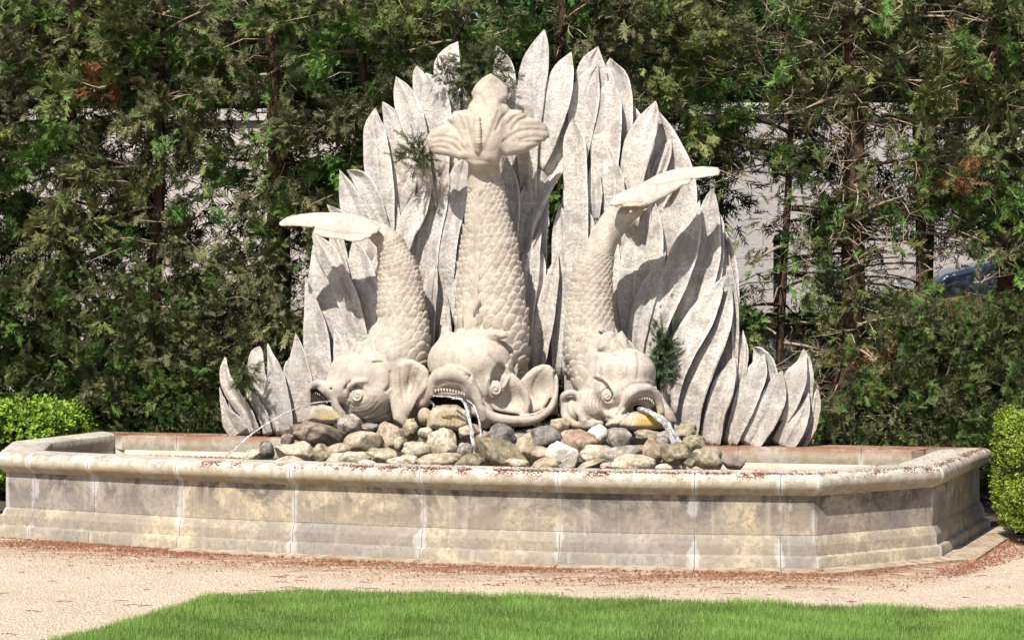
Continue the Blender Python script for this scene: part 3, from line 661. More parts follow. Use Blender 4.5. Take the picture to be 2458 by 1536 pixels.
# ------------------------------------------------------------------ implicit sculpting of the fish
class Vol:
    def __init__(s, lo, hi, h):
        s.lo = np.array(lo, np.float32); s.h = h
        s.n = [int((b - a) / h) + 1 for a, b in zip(lo, hi)]
        s.ax = [(s.lo[i] + h * np.arange(s.n[i])).astype(np.float32) for i in range(3)]
        s.F = np.full(s.n, 60.0, np.float32)
        s.disp = []
    def reg(s, lo, hi):
        sl = []
        for i in range(3):
            a = max(0, int((lo[i] - s.lo[i]) / s.h)); b = min(s.n[i], int((hi[i] - s.lo[i]) / s.h) + 2)
            sl.append(slice(a, max(a, b)))
        U = s.ax[0][sl[0]][:, None, None]; W = s.ax[1][sl[1]][None, :, None]; Vv = s.ax[2][sl[2]][None, None, :]
        return tuple(sl), U, W, Vv
    def uni(s, sl, d, k):
        f = s.F[sl]
        if k <= 0: s.F[sl] = np.minimum(f, d); return
        h = np.clip(0.5 + 0.5 * (f - d) / k, 0, 1); s.F[sl] = f * (1 - h) + d * h - k * h * (1 - h)
    def cut(s, sl, d, k):
        f = s.F[sl]; d = -d
        h = np.clip(0.5 - 0.5 * (f - d) / k, 0, 1); s.F[sl] = f * (1 - h) + d * h + k * h * (1 - h)
    def ell(s, c, r, k=8, sub=False, rot=0.0):
        """ellipsoid; c=(u,w,v); rot in the picture plane, degrees"""
        m = max(r) + k + 6; sl, U, W, V = s.reg([x - m for x in c], [x + m for x in c])
        du, dw, dv = U - c[0], W - c[1], V - c[2]
        if rot:
            a = R(rot); du, dv = du * math.cos(a) + dv * math.sin(a), -du * math.sin(a) + dv * math.cos(a)
        k0 = np.sqrt((du / r[0]) ** 2 + (dw / r[1]) ** 2 + (dv / r[2]) ** 2) + 1e-6
        k1 = np.sqrt((du / r[0] ** 2) ** 2 + (dw / r[1] ** 2) ** 2 + (dv / r[2] ** 2) ** 2) + 1e-6
        d = k0 * (k0 - 1) / k1
        (s.cut if sub else s.uni)(sl, d, max(k, .5))
    def chain(s, pts, k=6, sub=False, q=1.0):
        """tube through (u,w,v,r); q squashes depth"""
        p = np.array(pts, float); m = p[:, 3].max() * max(1, q) + k + 6
        sl, U, W, V = s.reg(p[:, :3].min(0) - m, p[:, :3].max(0) + m)
        D = None
        for a, b in zip(p[:-1], p[1:]):
            ba = b[:3] - a[:3]; L = (ba ** 2 * [1, 1/q**2, 1]).sum()
            pu, pw, pv = U - a[0], (W - a[1]) / q, V - a[2]
            t = np.clip((pu * ba[0] + pw * ba[1] / q + pv * ba[2]) / L, 0, 1)
            d = np.sqrt((pu - ba[0] * t) ** 2 + (pw - ba[1] / q * t) ** 2 + (pv - ba[2] * t) ** 2) - (a[3] + (b[3] - a[3]) * t)
            D = d if D is None else np.minimum(D, d)
        (s.cut if sub else s.uni)(sl, D, max(k, .5))
    def plate(s, poly, w0, th, k=6, sub=False, rnd=6, rise=14):
        """solid of outline poly (u,v), mid surface w0(u,v), half thickness th swelling inwards over 'rise'"""
        p = np.array(poly, float); f0 = w0 if callable(w0) else (lambda u, v: w0 + 0 * u + 0 * v)
        ws = [float(f0(a, b)) for a, b in p] + [float(f0(*p.mean(0)))]
        mg = k + rnd + 4
        sl, U, W, V = s.reg([p[:, 0].min() - mg, min(ws) - th - mg, p[:, 1].min() - mg], [p[:, 0].max() + mg, max(ws) + th + mg, p[:, 1].max() + mg])
        u2 = U[:, 0, :]; v2 = V[:, 0, :]; u2, v2 = np.broadcast_arrays(u2, v2)
        d2 = polysdf(u2, v2, p) - (0 if sub else 2.5)
        tt = th * (0.35 + 0.65 * np.sqrt(np.clip(-d2 / rise, 0, 1)))
        wm = f0(u2, v2)
        a = d2[:, None, :]; b = np.abs(W - wm[:, None, :]) - tt[:, None, :]
        h = np.clip(0.5 + 0.5 * (a - b) / rnd, 0, 1); d = b * (1 - h) + a * h + rnd * h * (1 - h)
        (s.cut if sub else s.uni)(sl, d * .9, max(k, .5))
    def line(s, pts, width, amp, wr=(-400, -120), smooth=True):
        """engrave (amp>0) or raise (amp<0) a line seen from the front"""
        p = np.array(pts, float)
        if smooth and len(p) > 2: p = catmull(p, len(p) * 4)
        m = width * 3
        sl, U, W, V = s.reg([p[:, 0].min() - m, wr[0], p[:, 1].min() - m], [p[:, 0].max() + m, wr[1], p[:, 1].max() + m])
        u2, v2 = np.broadcast_arrays(U[:, 0, :], V[:, 0, :]); D = np.full(u2.shape, 1e3, np.float32)
        for a, b in zip(p[:-1], p[1:]):
            ba = b - a; t = np.clip(((u2 - a[0]) * ba[0] + (v2 - a[1]) * ba[1]) / (ba @ ba + 1e-6), 0, 1)
            D = np.minimum(D, np.hypot(u2 - a[0] - ba[0] * t, v2 - a[1] - ba[1] * t))
        g_ = np.exp(-(D / width) ** 2)
        s.F[sl] += (amp * g_)[:, None, :]
        if amp > 0: s.disp.append((p, width))
    def rough(s, amp, sc, seed=1):
        r = np.random.default_rng(seed); d = 0
        for o in range(3):
            f = sc * 2 ** o; ph = r.uniform(0, 6.28, 6); a = r.uniform(.6, 1.3, 6)
            d = d + (np.sin(s.ax[0] * f * a[0] + ph[0])[:, None, None] * np.sin(s.ax[2] * f * a[1] + ph[1])[None, None, :] + np.sin(s.ax[1] * f * a[2] + ph[2])[None, :, None] * np.sin((s.ax[0] * f * a[3] + ph[3])[:, None, None] + (s.ax[2] * f * a[4])[None, None, :])) / 1.7 ** o
        s.F += (amp * d).astype(np.float32)
    def sample(s, p):
        g = (p - s.lo) / s.h; i = np.clip(np.floor(g).astype(int), 0, np.array(s.n) - 2); f = g - i; out = 0
        for dx in (0, 1):
            for dy in (0, 1):
                for dz in (0, 1):
                    out = out + s.F[i[:, 0]+dx, i[:, 1]+dy, i[:, 2]+dz] * (f[:, 0] if dx else 1-f[:, 0]) * (f[:, 1] if dy else 1-f[:, 1]) * (f[:, 2] if dz else 1-f[:, 2])
        return out
    def grad(s, p, e=3.0):
        g = np.stack([s.sample(p + d) - s.sample(p - d) for d in np.eye(3) * e], 1) / (2 * e); return g
    def nets(s):
        F = s.F; Sg = F < 0; n = s.n
        c = [Sg[dx:n[0]-1+dx, dy:n[1]-1+dy, dz:n[2]-1+dz] for dx in (0,1) for dy in (0,1) for dz in (0,1)]
        any_ = c[0].copy(); all_ = c[0].copy()
        for q in c[1:]: any_ |= q; all_ &= q
        act = any_ & ~all_; I = np.argwhere(act); idx = np.full(act.shape, -1, np.int32); idx[act] = np.arange(len(I))
        acc = np.zeros((len(I), 3)); cnt = np.zeros(len(I))
        for a in range(3):
            o1, o2 = [x for x in range(3) if x != a]
            for p_ in (0, 1):
                for q_ in (0, 1):
                    A = I.copy(); A[:, o1] += p_; A[:, o2] += q_; B = A.copy(); B[:, a] += 1
                    fa = F[A[:, 0], A[:, 1], A[:, 2]]; fb = F[B[:, 0], B[:, 1], B[:, 2]]; x = (fa < 0) != (fb < 0)
                    t = np.where(x, fa / np.where(x, fa - fb, 1), 0); pt = A.astype(float); pt[:, a] += t
                    acc[x] += pt[x]; cnt[x] += 1
        V = s.lo + s.h * acc / cnt[:, None]; Q_ = []
        for a in range(3):
            o1, o2 = [x for x in range(3) if x != a]
            A = [slice(1, -1)] * 3; A[a] = slice(0, -1); B = [slice(1, -1)] * 3; B[a] = slice(1, None)
            x = Sg[tuple(A)] != Sg[tuple(B)]; E = np.argwhere(x); neg = Sg[tuple(A)][x]
            E[:, o1] += 1; E[:, o2] += 1
            def cell(d1, d2):
                C = E.copy(); C[:, o1] -= d1; C[:, o2] -= d2; return idx[C[:, 0], C[:, 1], C[:, 2]]
            q = np.stack([cell(1, 1), cell(0, 1), cell(0, 0), cell(1, 0)], 1)
            fl = neg if a != 1 else ~neg
            q[~fl] = q[~fl][:, ::-1]; Q_.append(q)
        return V, np.concatenate(Q_)
def polysdf(u, v, p):
    d = np.full(u.shape, 1e9, np.float32); sg = np.ones(u.shape, np.float32); n = len(p); j = n - 1
    for i in range(n):
        ex, ey = p[j][0] - p[i][0], p[j][1] - p[i][1]; wx, wy = u - p[i][0], v - p[i][1]
        t = np.clip((wx * ex + wy * ey) / (ex * ex + ey * ey + 1e-9), 0, 1)
        d = np.minimum(d, (wx - ex * t) ** 2 + (wy - ey * t) ** 2)
        c1 = v >= p[i][1]; c2 = v < p[j][1]; c3 = ex * wy > ey * wx
        fl = (c1 & c2 & c3) | (~c1 & ~c2 & ~c3); sg = np.where(fl, -sg, sg); j = i
    return sg * np.sqrt(d)
def ca(*p): return [(500 + x / 4.2, 780 + y / 4.2) for x, y in p]
def cb(*p): return [(950 + x / 4.2, 780 + y / 4.2) for x, y in p]
def cc(*p): return [(1300 + x / 4.2, 780 + y / 4.2) for x, y in p]
def c1(*p): return [(650 + x / 2.749, 50 + y / 2.749) for x, y in p]
def c2(*p): return [(1150 + x / 2.749, 50 + y / 2.749) for x, y in p]
def c3(*p): return [(650 + x / 2.52, 500 + y / 2.52) for x, y in p]
def W3(pts, w): return [(a, (w[i] if isinstance(w, (list, tuple)) else w), b) for i, (a, b) in enumerate(pts)]
def ch(pts, w, r):
    return [(a, (w[i] if isinstance(w, (list, tuple)) else w), b, (r[i] if isinstance(r, (list, tuple)) else r)) for i, (a, b) in enumerate(pts)]
def densify(body, n):
    b = np.array(body, float); return catmull(b[:, [0, 2, 1, 3]], n)[:, [0, 2, 1, 3]]
def blob(V, c, r):
    """soft patch mask round (u,v)"""
    return np.clip(1.3 - np.hypot((V[:, 0] - c[0]) / r[0], (V[:, 2] - c[1]) / r[1]), 0, 1)
def finish(vol, name, parent, algae=(), damp=(), dark=()):
    V, Fq = vol.nets()
    W_ = SP(V[:, 0], V[:, 2], V[:, 1])
    al = np.zeros(len(V)); dp = np.zeros(len(V)); gr = np.zeros(len(V))
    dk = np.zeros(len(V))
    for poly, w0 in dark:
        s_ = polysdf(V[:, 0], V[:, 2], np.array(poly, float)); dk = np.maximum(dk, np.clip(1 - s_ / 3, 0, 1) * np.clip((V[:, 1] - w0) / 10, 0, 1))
    for c, r, a in algae: al = np.maximum(al, a * blob(V, c, r))
    for c, r, a in damp: dp = np.maximum(dp, a * blob(V, c, r))
    for p, wd in vol.disp:
        D = np.full(len(V), 1e3)
        for a, b in zip(p[:-1], p[1:]):
            ba = b - a; t = np.clip(((V[:, 0] - a[0]) * ba[0] + (V[:, 2] - a[1]) * ba[1]) / (ba @ ba + 1e-6), 0, 1)
            D = np.minimum(D, np.hypot(V[:, 0] - a[0] - ba[0] * t, V[:, 2] - a[1] - ba[1] * t))
        gr = np.maximum(gr, np.exp(-(D / wd) ** 2) * (V[:, 1] < -150))
    return mesh(name, W_, Fq, M['fish'], parent, attrs=dict(algae=al, damp=dp, groove=gr, dark=dk))
# one carved scale: a rounded tongue, free edge up (towards the tail)
def scale_mesh():
    rings = [(0.0, .42), (.35, .30), (.72, .16), (1.0, -.05), (1.02, -.3)]; n = 12; V = []; Fc = []
    for k, (r, h) in enumerate(rings):
        for j in range(n):
            a = 2 * math.pi * j / n; x = math.cos(a) * r * .5; y = math.sin(a) * r * (.62 if math.sin(a) > 0 else .55)
            V.append((x, y, (h * .26) + .10 * max(0, math.sin(a)) * r))
    V = V[n-1:]; # single centre vertex
    V[0] = (0, 0, .42 * .26)
    for j in range(n): Fc.append((0, 1 + j, 1 + (j+1) % n))
    for k in range(len(rings) - 2):
        for j in range(n): Fc.append((1+k*n+j, 1+(k+1)*n+j, 1+(k+1)*n+(j+1)%n, 1+k*n+(j+1)%n))
    me = bpy.data.meshes.new('scale'); me.from_pydata(V, [], Fc); ga = me.attributes.new('groove', 'FLOAT', 'POINT'); ga.data.foreach_set('value', [0.0] * (1 + 2 * n) + [.35] * n + [1.0] * n); me.polygons.foreach_set('use_smooth', np.ones(len(me.polygons), bool)); me.materials.append(M['fish']); return me
SCALE = scale_mesh()
def scales(vol, parent, body, t0, t1, size0, size1, q, lim=290, back=True, skip=None, arc=1.75):
    b = densify(body, 200); L = np.r_[0, np.cumsum(np.linalg.norm(np.diff(b[:, :3], axis=0), axis=1))]; r = np.random.default_rng(3)
    s_ = L[-1] * t0; row = 0; items = []
    while s_ < L[-1] * t1:
        f = (s_ / L[-1] - t0) / (t1 - t0); sz = size0 + (size1 - size0) * f
        i = min(np.searchsorted(L, s_), 198); c = b[i, :3]; rad = b[i, 3]; T = b[i+1, :3] - b[i, :3]; T /= np.linalg.norm(T)
        X = np.cross(T, [0, 1, 0]); X /= np.linalg.norm(X); Y = np.cross(X, T)
        if Y[1] > 0: Y = -Y
        if X[0] < 0: X = -X
        da = sz * .86 / rad; na = int(2 * arc / da); a0 = (row % 2) * .5 * da
        for k in range(-na // 2, na // 2 + 1):
            a = k * da + a0
            if abs(a) > arc: continue
            items.append((c + (X * math.sin(a) + Y * math.cos(a) * q) * rad, T, sz * r.uniform(.9, 1.1)))
        s_ += sz * .62; row += 1
    p = np.array([x[0] for x in items])
    for _ in range(10):
        g_ = vol.grad(p); gn = (g_ ** 2).sum(1)[:, None] + 1e-3; p = p - np.clip(vol.sample(p)[:, None] * g_ / gn, -8, 8)
    g_ = vol.grad(p); g_ /= np.linalg.norm(g_, axis=1)[:, None] + 1e-6; cnt = 0
    ok = np.abs(vol.sample(p)) < 2.5
    for (_, T, sz), pt, nr, o_ in zip(items, p, g_, ok):
        if not o_ or cnt >= lim or (skip and skip(pt)): continue
        # to world
        Wc = SP(pt[0], pt[2], pt[1]); k = dslab(pt[0]) / F_PX
        Nw = Vector((nr[0], nr[1] * 1.0, -nr[2])).normalized(); Tw = Vector((-T[0], -T[1], T[2]))
        Tw = (Tw - Nw * Tw.dot(Nw)).normalized(); Xw = Tw.cross(Nw)
        o = bpy.data.objects.new('scale', SCALE); COL.objects.link(o); o.parent = parent
        o.matrix_parent_inverse = Matrix.Translation(parent.location).inverted()
        m = Matrix((( *Xw, 0), (*Tw, 0), (*Nw, 0), (0, 0, 0, 1))).transposed()
        s2 = sz * k * 1.3; tiltm = Matrix.Rotation(R(11 + r.uniform(-3, 3)), 4, 'X') @ Matrix.Rotation(R(r.uniform(-7, 7)), 4, 'Z')
        o.matrix_basis = Matrix.Translation(Vector(Wc) - Nw * (s2 * .03)) @ m @ tiltm @ Matrix.Diagonal((s2 * r.uniform(.92, 1.1), s2 * r.uniform(.95, 1.12), s2 * r.uniform(.7, 1.1), 1)); cnt += 1
    return cnt
def spiral_eye(parent, c, r, vol=None, flip=1, tall=1.0):
    """eyeball carved with a spiral, (u,w,v)"""
    bm = bmesh.new(); bmesh.ops.create_uvsphere(bm, u_segments=24, v_segments=14, radius=1)
    V = np.array([v.co[:] for v in bm.verts]); Fc = [tuple(v.index for v in f.verts) for f in bm.faces]; bm.free()
    mb = MB(); mb.add(np.stack([c[0] + V[:, 0] * r, c[1] + V[:, 1] * r * .8, c[2] + V[:, 2] * r * tall], 1), Fc)
    th = np.linspace(0, 1.5 * 2 * math.pi, 44); rr = r * (.10 + .62 * th / th[-1]); uu = c[0] + flip * rr * np.cos(th + 1); vv = c[2] + rr * tall * np.sin(th + 1)
    ww = c[1] - np.sqrt(np.clip(r ** 2 - rr ** 2, 0, None)) * .8
    Vt, Ft = tube(np.stack([uu, ww, vv], 1), np.linspace(.08, .17, 44) * r, 6); mb.add(Vt, Ft)
    th = np.linspace(0, 2 * math.pi, 30); Vt, Ft = tube(np.stack([c[0] + np.cos(th) * r * .93, c[1] - .25 * r + 0 * th, c[2] + np.sin(th) * r * .93 * tall], 1), .11 * r, 6); mb.add(Vt, Ft)
    A = np.concatenate(mb.V); o = mesh('eye', SP(A[:, 0], A[:, 2], A[:, 1]), mb.F, M['fish'], parent)
def teeth(parent, pts, w, ln, wd, n):
    c = catmull(np.array([(a, b, (w[i] if isinstance(w, list) else w)) for i, (a, b) in enumerate(pts)], float), n)
    for a, b, ww in c:
        V = [(a - wd, ww - 2, b - 1), (a + wd, ww - 2, b - 1), (a + wd, ww + 4, b - 1), (a - wd, ww + 4, b - 1), (a - wd * .6, ww - 2.5, b + ln * .6), (a + wd * .6, ww - 2.5, b + ln * .6), (a, ww - 1, b + ln)]
        V = np.array(V); mesh('tooth', SP(V[:, 0], V[:, 2], V[:, 1]), [(0,1,5,4),(1,2,5),(3,0,4),(4,5,6),(2,3,4,6),(2,6,5),(3,2,1,0)], M['fish'], parent, smooth=False)

# ---------------- left fish
def left_fish():
    root = empty('carved_fish', SP(880, 1020, -170), 'left carved stone fish, facing left, flat tail flukes reaching out sideways', 'stone fish', 'three carved fish of the fountain')
    vo = Vol((655, -330, 485), (1040, -60, 1045), 3.0)
    body = [(884,-150,545,13),(908,-148,556,22),(934,-142,582,31),(946,-138,619,39),(958,-135,659,48),(962,-135,698,52),(962,-136,738,56),(966,-138,778,59),(960,-145,817,68),(945,-150,857,80),(915,-165,905,80),(905,-170,960,62)]
    bd = densify(body, 26); vo.chain(bd[:23], k=10, q=.95)
    vo.chain([(975,-125,850,50),(985,-120,930,45),(980,-120,1000,40)], k=14)
    # flukes
    fl = c3((52,96),(56,84),(110,52),(200,38),(300,30),(400,30),(500,40),(560,60),(620,95),(660,120),(640,150),(618,152),(600,172),(545,195),(500,198),(400,185),(300,168),(266,148),(262,116),(215,108),(130,106),(65,106))
    vo.plate(fl, lambda u, v: -158 - (v - 515) * .9 + (890 - u) * .05, 7, k=8, rnd=5, rise=16)
    vo.chain([(862,-160,540,8),(890,-152,548,17),(912,-146,565,24)], k=14)
    vo.line(c3((262,116),(340,135),(440,150),(560,150)), 3, 2.5)
    vo.line(c3((610,90),(560,60),(480,48),(380,44)), 4, -2)
    # head masses
    vo.ell((857,-190,905), (71,72,64), 12); vo.ell((880,-190,950), (62,70,60), 12); vo.ell((905,-170,985), (50,50,30), 12)
    vo.ell((812,-215,935), (36,42,36), 16); vo.ell((786,-222,940), (26,30,22), 12)
    # lip
    lip = [(746,-196,966,6),(743,-200,944,7),(750,-212,927,8.5),(763,-226,920,9.5),(778,-238,925,9.5),(791,-246,941,9.5),(801,-246,962,10),(810,-240,982,10),(824,-232,998,10)]
    vo.chain(densify(lip, 24), k=5)
    vo.plate(ca((1035,650),(1110,650),(1160,700),(1215,770),(1240,800),(1190,830),(1100,815),(1035,800)), -272, 60, k=4, sub=True, rnd=5, rise=3)
    vo.plate(ca((1030,640),(1060,620),(1120,640),(1175,690),(1225,770),(1250,810),(1190,850),(1100,835),(1030,800)), -198, 12, k=5, rnd=5)
    jaw = ca((1008,956),(1022,872),(1070,818),(1150,802),(1240,826),(1312,880),(1360,950),(1270,982),(1130,978))
    vo.plate(jaw, lambda u, v: -214 - (u - 742) * .1, 28, k=5, rnd=4, rise=9)
    for i in range(7): vo.line([(757 + i * 5, 977), (750 + i * 8, 1006)], 1.5, 1.3)
    vo.chain([(806,-215,996,13),(835,-200,1000,18),(880,-190,1000,22)], k=8)
    # eye socket, brow, nostril
    vo.ell((855,-278,944), (27,36,26), 5, sub=True, rot=-20); vo.ell((842,-272,928), (24,32,15), 4, sub=True, rot=-40)
    vo.chain([(832,-246,948,4),(838,-256,928,6),(853,-262,916,7),(876,-256,914,6),(893,-244,921,4)], k=6)
    vo.ell((799,-243,942), (7,8,11), 5, rot=-15); vo.ell((795,-250,933), (4.5,9,3.5), 2, sub=True)
    # gill cover edge and cheek folds
    gill = ca((1560,345),(1660,370),(1740,370),(1800,460),(1815,600),(1770,655),(1785,760),(1840,860),(1850,950))
    vo.plate(ca((1500,350),(1660,372),(1740,375),(1800,460),(1815,600),(1775,655),(1785,760),(1840,860),(1850,955),(1600,985),(1500,900)), lambda u, v: -150 - 60 * np.sqrt(np.clip(1 - ((u - 860) / 90) ** 2, .02, 1)), 26, k=7, rnd=6)
    vo.line(ca((1660,378),(1750,372)), 2.5, 5); vo.line(ca((1830,480),(1830,610),(1790,660)), 3.5, 5)
    for r_, a0, a1 in ((30, 20, 150), (38, 15, 140), (47, 25, 130), (56, 35, 120)):
        vo.line([(858 + r_ * 1.15 * math.cos(R(a)), 944 + r_ * math.sin(R(a))) for a in range(a0, a1, 12)], 2.4, 1.1)
    vo.line(ca((1400,890),(1500,960),(1650,950),(1840,880)), 2.6, 3)
    vo.line(ca((1420,760),(1380,840),(1440,890)), 3, -3)
    vo.line(ca((1290,380),(1400,330),(1540,320)), 4, -1.5)
    # nape tuft and pectoral fin
    vo.plate(ca((1380,310),(1415,230),(1430,140),(1480,148),(1512,195),(1520,175),(1645,168),(1620,215),(1560,260),(1500,300)), -165, 16, k=4, rnd=5)
    for dx in (0, 30, 60): vo.line(ca((1440 + dx * 2, 200), (1400 + dx * 2, 290)), 1.8, 2.5)
    fin = c3((720,1000),(742,960),(800,922),(860,918),(925,955),(952,985),(956,1040),(945,1085),(885,1150),(840,1235),(805,1312),(745,1275),(730,1200),(728,1100))
    vo.plate(fin, lambda u, v: -222 + 22 * np.exp(-(((u - 985) / 22) ** 2 + ((v - 925) / 32) ** 2)), 10, k=4, rnd=6, rise=10)
    for a, b in (((975,1000),(960,885)), ((978,1000),(985,880)), ((982,990),(1005,885)), ((985,980),(1018,905))): vo.line([a, ((a[0]+b[0])/2 - 4, (a[1]+b[1])/2), b], 2.5, 1.6)
    vo.rough(.45, .045, 3)
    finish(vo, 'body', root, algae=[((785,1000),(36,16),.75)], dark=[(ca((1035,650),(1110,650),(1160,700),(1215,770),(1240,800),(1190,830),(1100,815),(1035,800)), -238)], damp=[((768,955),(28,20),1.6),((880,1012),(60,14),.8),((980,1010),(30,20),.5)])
    spiral_eye(root, (858,-246,950), 19)
    teeth(root, ca((1060,672),(1110,690),(1160,730),(1195,780)), [-206,-212,-220,-226], 4, 1.6, 9)
    scales(vo, root, body, .14, .97, 14, 33, .95, skip=lambda p: p[2] > 945 or (p[2] > 806 and p[0] < 892 + (p[2] - 806) * .42) or p[1] > -60 or (p[1] < -196 and p[2] > 860), arc=1.5)
    return vo
# ---------------- middle fish
def middle_fish():
    root = empty('carved_fish', SP(1160, 1020, -200), 'largest carved stone fish, in the middle, tail fanned upright above it', 'stone fish', 'three carved fish of the fountain')
    vo = Vol((955, -375, 165), (1350, -40, 1045), 3.2)
    body = [(1160,-140,360,37),(1161,-138,395,37),(1163,-136,430,41),(1168,-135,470,44),(1170,-135,520,51),(1172,-135,570,61),(1174,-137,620,70),(1176,-140,680,77),(1178,-145,740,83),(1178,-150,800,88),(1172,-160,860,88),(1150,-170,920,80)]
    vo.chain(densify(body, 26), k=10, q=.95)
    vo.chain([(1225,-130,800,42),(1228,-130,900,40),(1220,-130,990,40)], k=16)
    left = [(1119,377),*c1((1290,905),(1250,912),(1160,885),(1080,872),(1045,835),(1030,780),(1062,725),(1150,690),(1195,682),(1172,650),(1215,603),(1305,598),(1318,560),(1340,540),(1350,515),(1328,475),(1362,425),(1400,385),(1452,356))]
    right = [*c1((1510,395),(1555,440),(1563,500)), *c2((118,560),(180,560),(200,592),(285,598),(312,640),(390,652),(440,700),(462,770),(380,822),(290,868),(180,890),(148,868),(120,930))]
    vo.plate(left[1:] + right, lambda u, v: -172 + .0022 * (u - 1160) ** 2 * np.clip((v - 240) / 60, 0, 1) - 18 * np.exp(-((u - 1165) / 34) ** 2) + np.clip((300 - v) * .22, -10, 30), 17, k=10, rnd=6, rise=12)
    vo.chain([(1160,-176,380,36),(1163,-182,340,42),(1166,-180,300,38),(1172,-170,262,34),(1176,-162,228,26)], k=18)
    # fluke folds
    for pts in (c1((1060,770),(1140,765),(1230,790),(1275,850)), c1((1065,810),(1130,800),(1190,815),(1250,860)), c1((1060,840),(1120,835),(1170,850)), c1((1190,682),(1230,720),(1265,780)), c1((1230,610),(1260,660),(1280,720))):
        vo.line(pts, 3, 3)
    for pts in (c2((440,730),(340,720),(240,740),(160,800)), c2((450,775),(360,765),(270,785)), c2((430,800),(340,800),(270,800)), c2((312,640),(260,660),(215,720)), c2((200,600),(150,640),(110,720)), c2((290,605),(225,640),(190,680))):
        vo.line(pts, 3, 3)
    vo.line(c1((1335,470),(1390,500),(1420,560)), 4, 2)
    vo.line(c1((1290,640),(1320,760),(1345,860)), 4, 2.5, smooth=True); vo.line(c1((1500,600),(1450,740),(1400,860)), 4, 2)
    vo.chain([(1146,-216,284,7),(1146,-224,312,10),(1147,-226,342,10),(1147,-218,362,8)], k=3)
    for i in range(9): vo.line([(1136, 290 + i * 8), (1147, 292 + i * 8), (1158, 290 + i * 8)], 1.8, 1.3)
    # ridge down the back, dorsal fin
    vo.line(c1((1385,1130),(1380,1300),(1375,1500)) + [(1146,640),(1142,700),(1138,740)], 5, -5)
    vo.line([(1140,520),(1138,600),(1132,700)], 2.5, 2); vo.line([(1156,520),(1156,600),(1152,700)], 2.5, 2)
    vo.plate([(1112,792),(1114,728),(1134,724),(1146,737),(1148,775),(1140,800)], -228, 12, k=6, rnd=4)
    vo.plate([(1160,812),(1166,798),(1190,792),(1214,798),(1216,808),(1196,816)], -262, 14, k=6, rnd=4)
    vo.plate([(1058,822),(1062,788),(1078,784),(1082,806),(1090,812),(1080,826)], -200, 14, k=6, rnd=4)
    # head
    vo.ell((1129,-215,868), (103,92,76), 12); vo.ell((1172,-222,915), (66,72,68), 12); vo.ell((1110,-215,940), (85,80,62), 12)
    vo.ell((1092,-262,925), (56,48,46), 14); vo.ell((1085,-250,990), (50,48,34), 12)
    lip = [(1036,-285,948,8),(1037,-288,928,12),(1043,-290,911,15),(1058,-296,901,18),(1079,-302,897,20),(1102,-302,901,20),(1121,-299,914,17),(1135,-296,936,14),(1147,-294,960,12),(1157,-290,985,11),(1160,-285,1005,9)]
    vo.chain(densify(lip, 30), k=6)
    vo.plate(cb((350,700),(372,640),(430,600),(540,582),(640,600),(690,640),(715,700),(640,735),(430,735)), -340, 46, k=6, sub=True, rnd=8, rise=10)
    vo.plate(cb((335,745),(400,712),(590,712),(680,780),(720,860),(650,870),(600,835),(480,820),(400,800)), -300, 95, k=4, sub=True, rnd=5, rise=3)
    vo.chain([(1045,-302,938,4),(1062,-305,934,5),(1083,-307,936,5),(1100,-306,941,5),(1113,-302,946,4)], k=2, sub=True)
    jaw = cb((322,1030),(328,930),(392,850),(480,812),(615,816),(700,868),(740,955),(742,1020),(645,1056),(450,1052))
    vo.plate(jaw, -292, 34, k=4, rnd=5, rise=12)
    for i in range(8): vo.line([(1058 + i * 7, 982), (1044 + i * 9.5, 1024)], 1.8, 2.2)
    vo.ell((1020,-245,1000), (17,26,22), 6); vo.ell((1166,-262,1010), (15,24,18), 5); vo.chain([(1146,-265,985,16),(1165,-255,1000,14)], k=6)
    # socket and brow on the right side
    vo.ell((1195,-294,908), (17,36,33), 5, sub=True, rot=12); vo.ell((1206,-285,892), (14,26,20), 6, sub=True)
    vo.line(cb((935,540),(915,600),(918,710)), 3, -4); vo.line(cb((1130,420),(1150,500),(1120,580),(1080,640)), 4, -5)
    vo.line(cb((1000,110),(1100,200),(1170,330),(1165,480)), 3, 3); vo.line(cb((940,300),(1010,380),(1090,440)), 4, 2)
    vo.line(cb((700,500),(745,515),(740,545)), 3, 4); vo.line(cb((640,440),(700,470),(745,520)), 3, 2)
    # gill shells and lower rim
    sh1 = cb((1170,488),(1130,570),(1095,650),(1010,722),(870,728),(870,790),(1000,860),(1280,905),(1330,880),(1355,790),(1335,690),(1270,580))
    vo.plate(sh1, lambda u, v: -262 + 20 * np.exp(-(((u - 1225) / 35) ** 2 + ((v - 960) / 28) ** 2)), 11, k=4, rnd=6, rise=10)
    sh2 = cb((1262,560),(1330,490),(1400,432),(1480,402),(1550,410),(1588,460),(1592,580),(1570,720),(1480,855),(1340,905),(1290,880))
    vo.plate(sh2, lambda u, v: -240 + 22 * np.exp(-(((u - 1295) / 28) ** 2 + ((v - 935) / 34) ** 2)), 12, k=4, rnd=6, rise=10)
    vo.chain(densify([(1158,-285,968,9),(1172,-282,990,13),(1190,-278,1003,15),(1225,-272,1008,15),(1262,-265,1008,14),(1296,-258,998,12),(1322,-250,975,10),(1332,-242,940,9),(1333,-236,910,7),(1330,-232,890,4)], 30), k=4)
    vo.line(cb((880,800),(960,860),(1130,905),(1300,925)), 2.5, 3.5); vo.line(cb((1330,920),(1460,890),(1560,760),(1600,620),(1605,480)), 2.4, 5)
    vo.line(cb((1500,430),(1400,560),(1380,680),(1440,760)), 3, 2); vo.line(cb((1260,700),(1300,800),(1290,860)), 3, 2)
    # left pectoral root (seen between the heads)
    vo.chain([(1010,-190,960,24),(1020,-200,930,20)], k=14)
    vo.rough(.45, .04, 5)
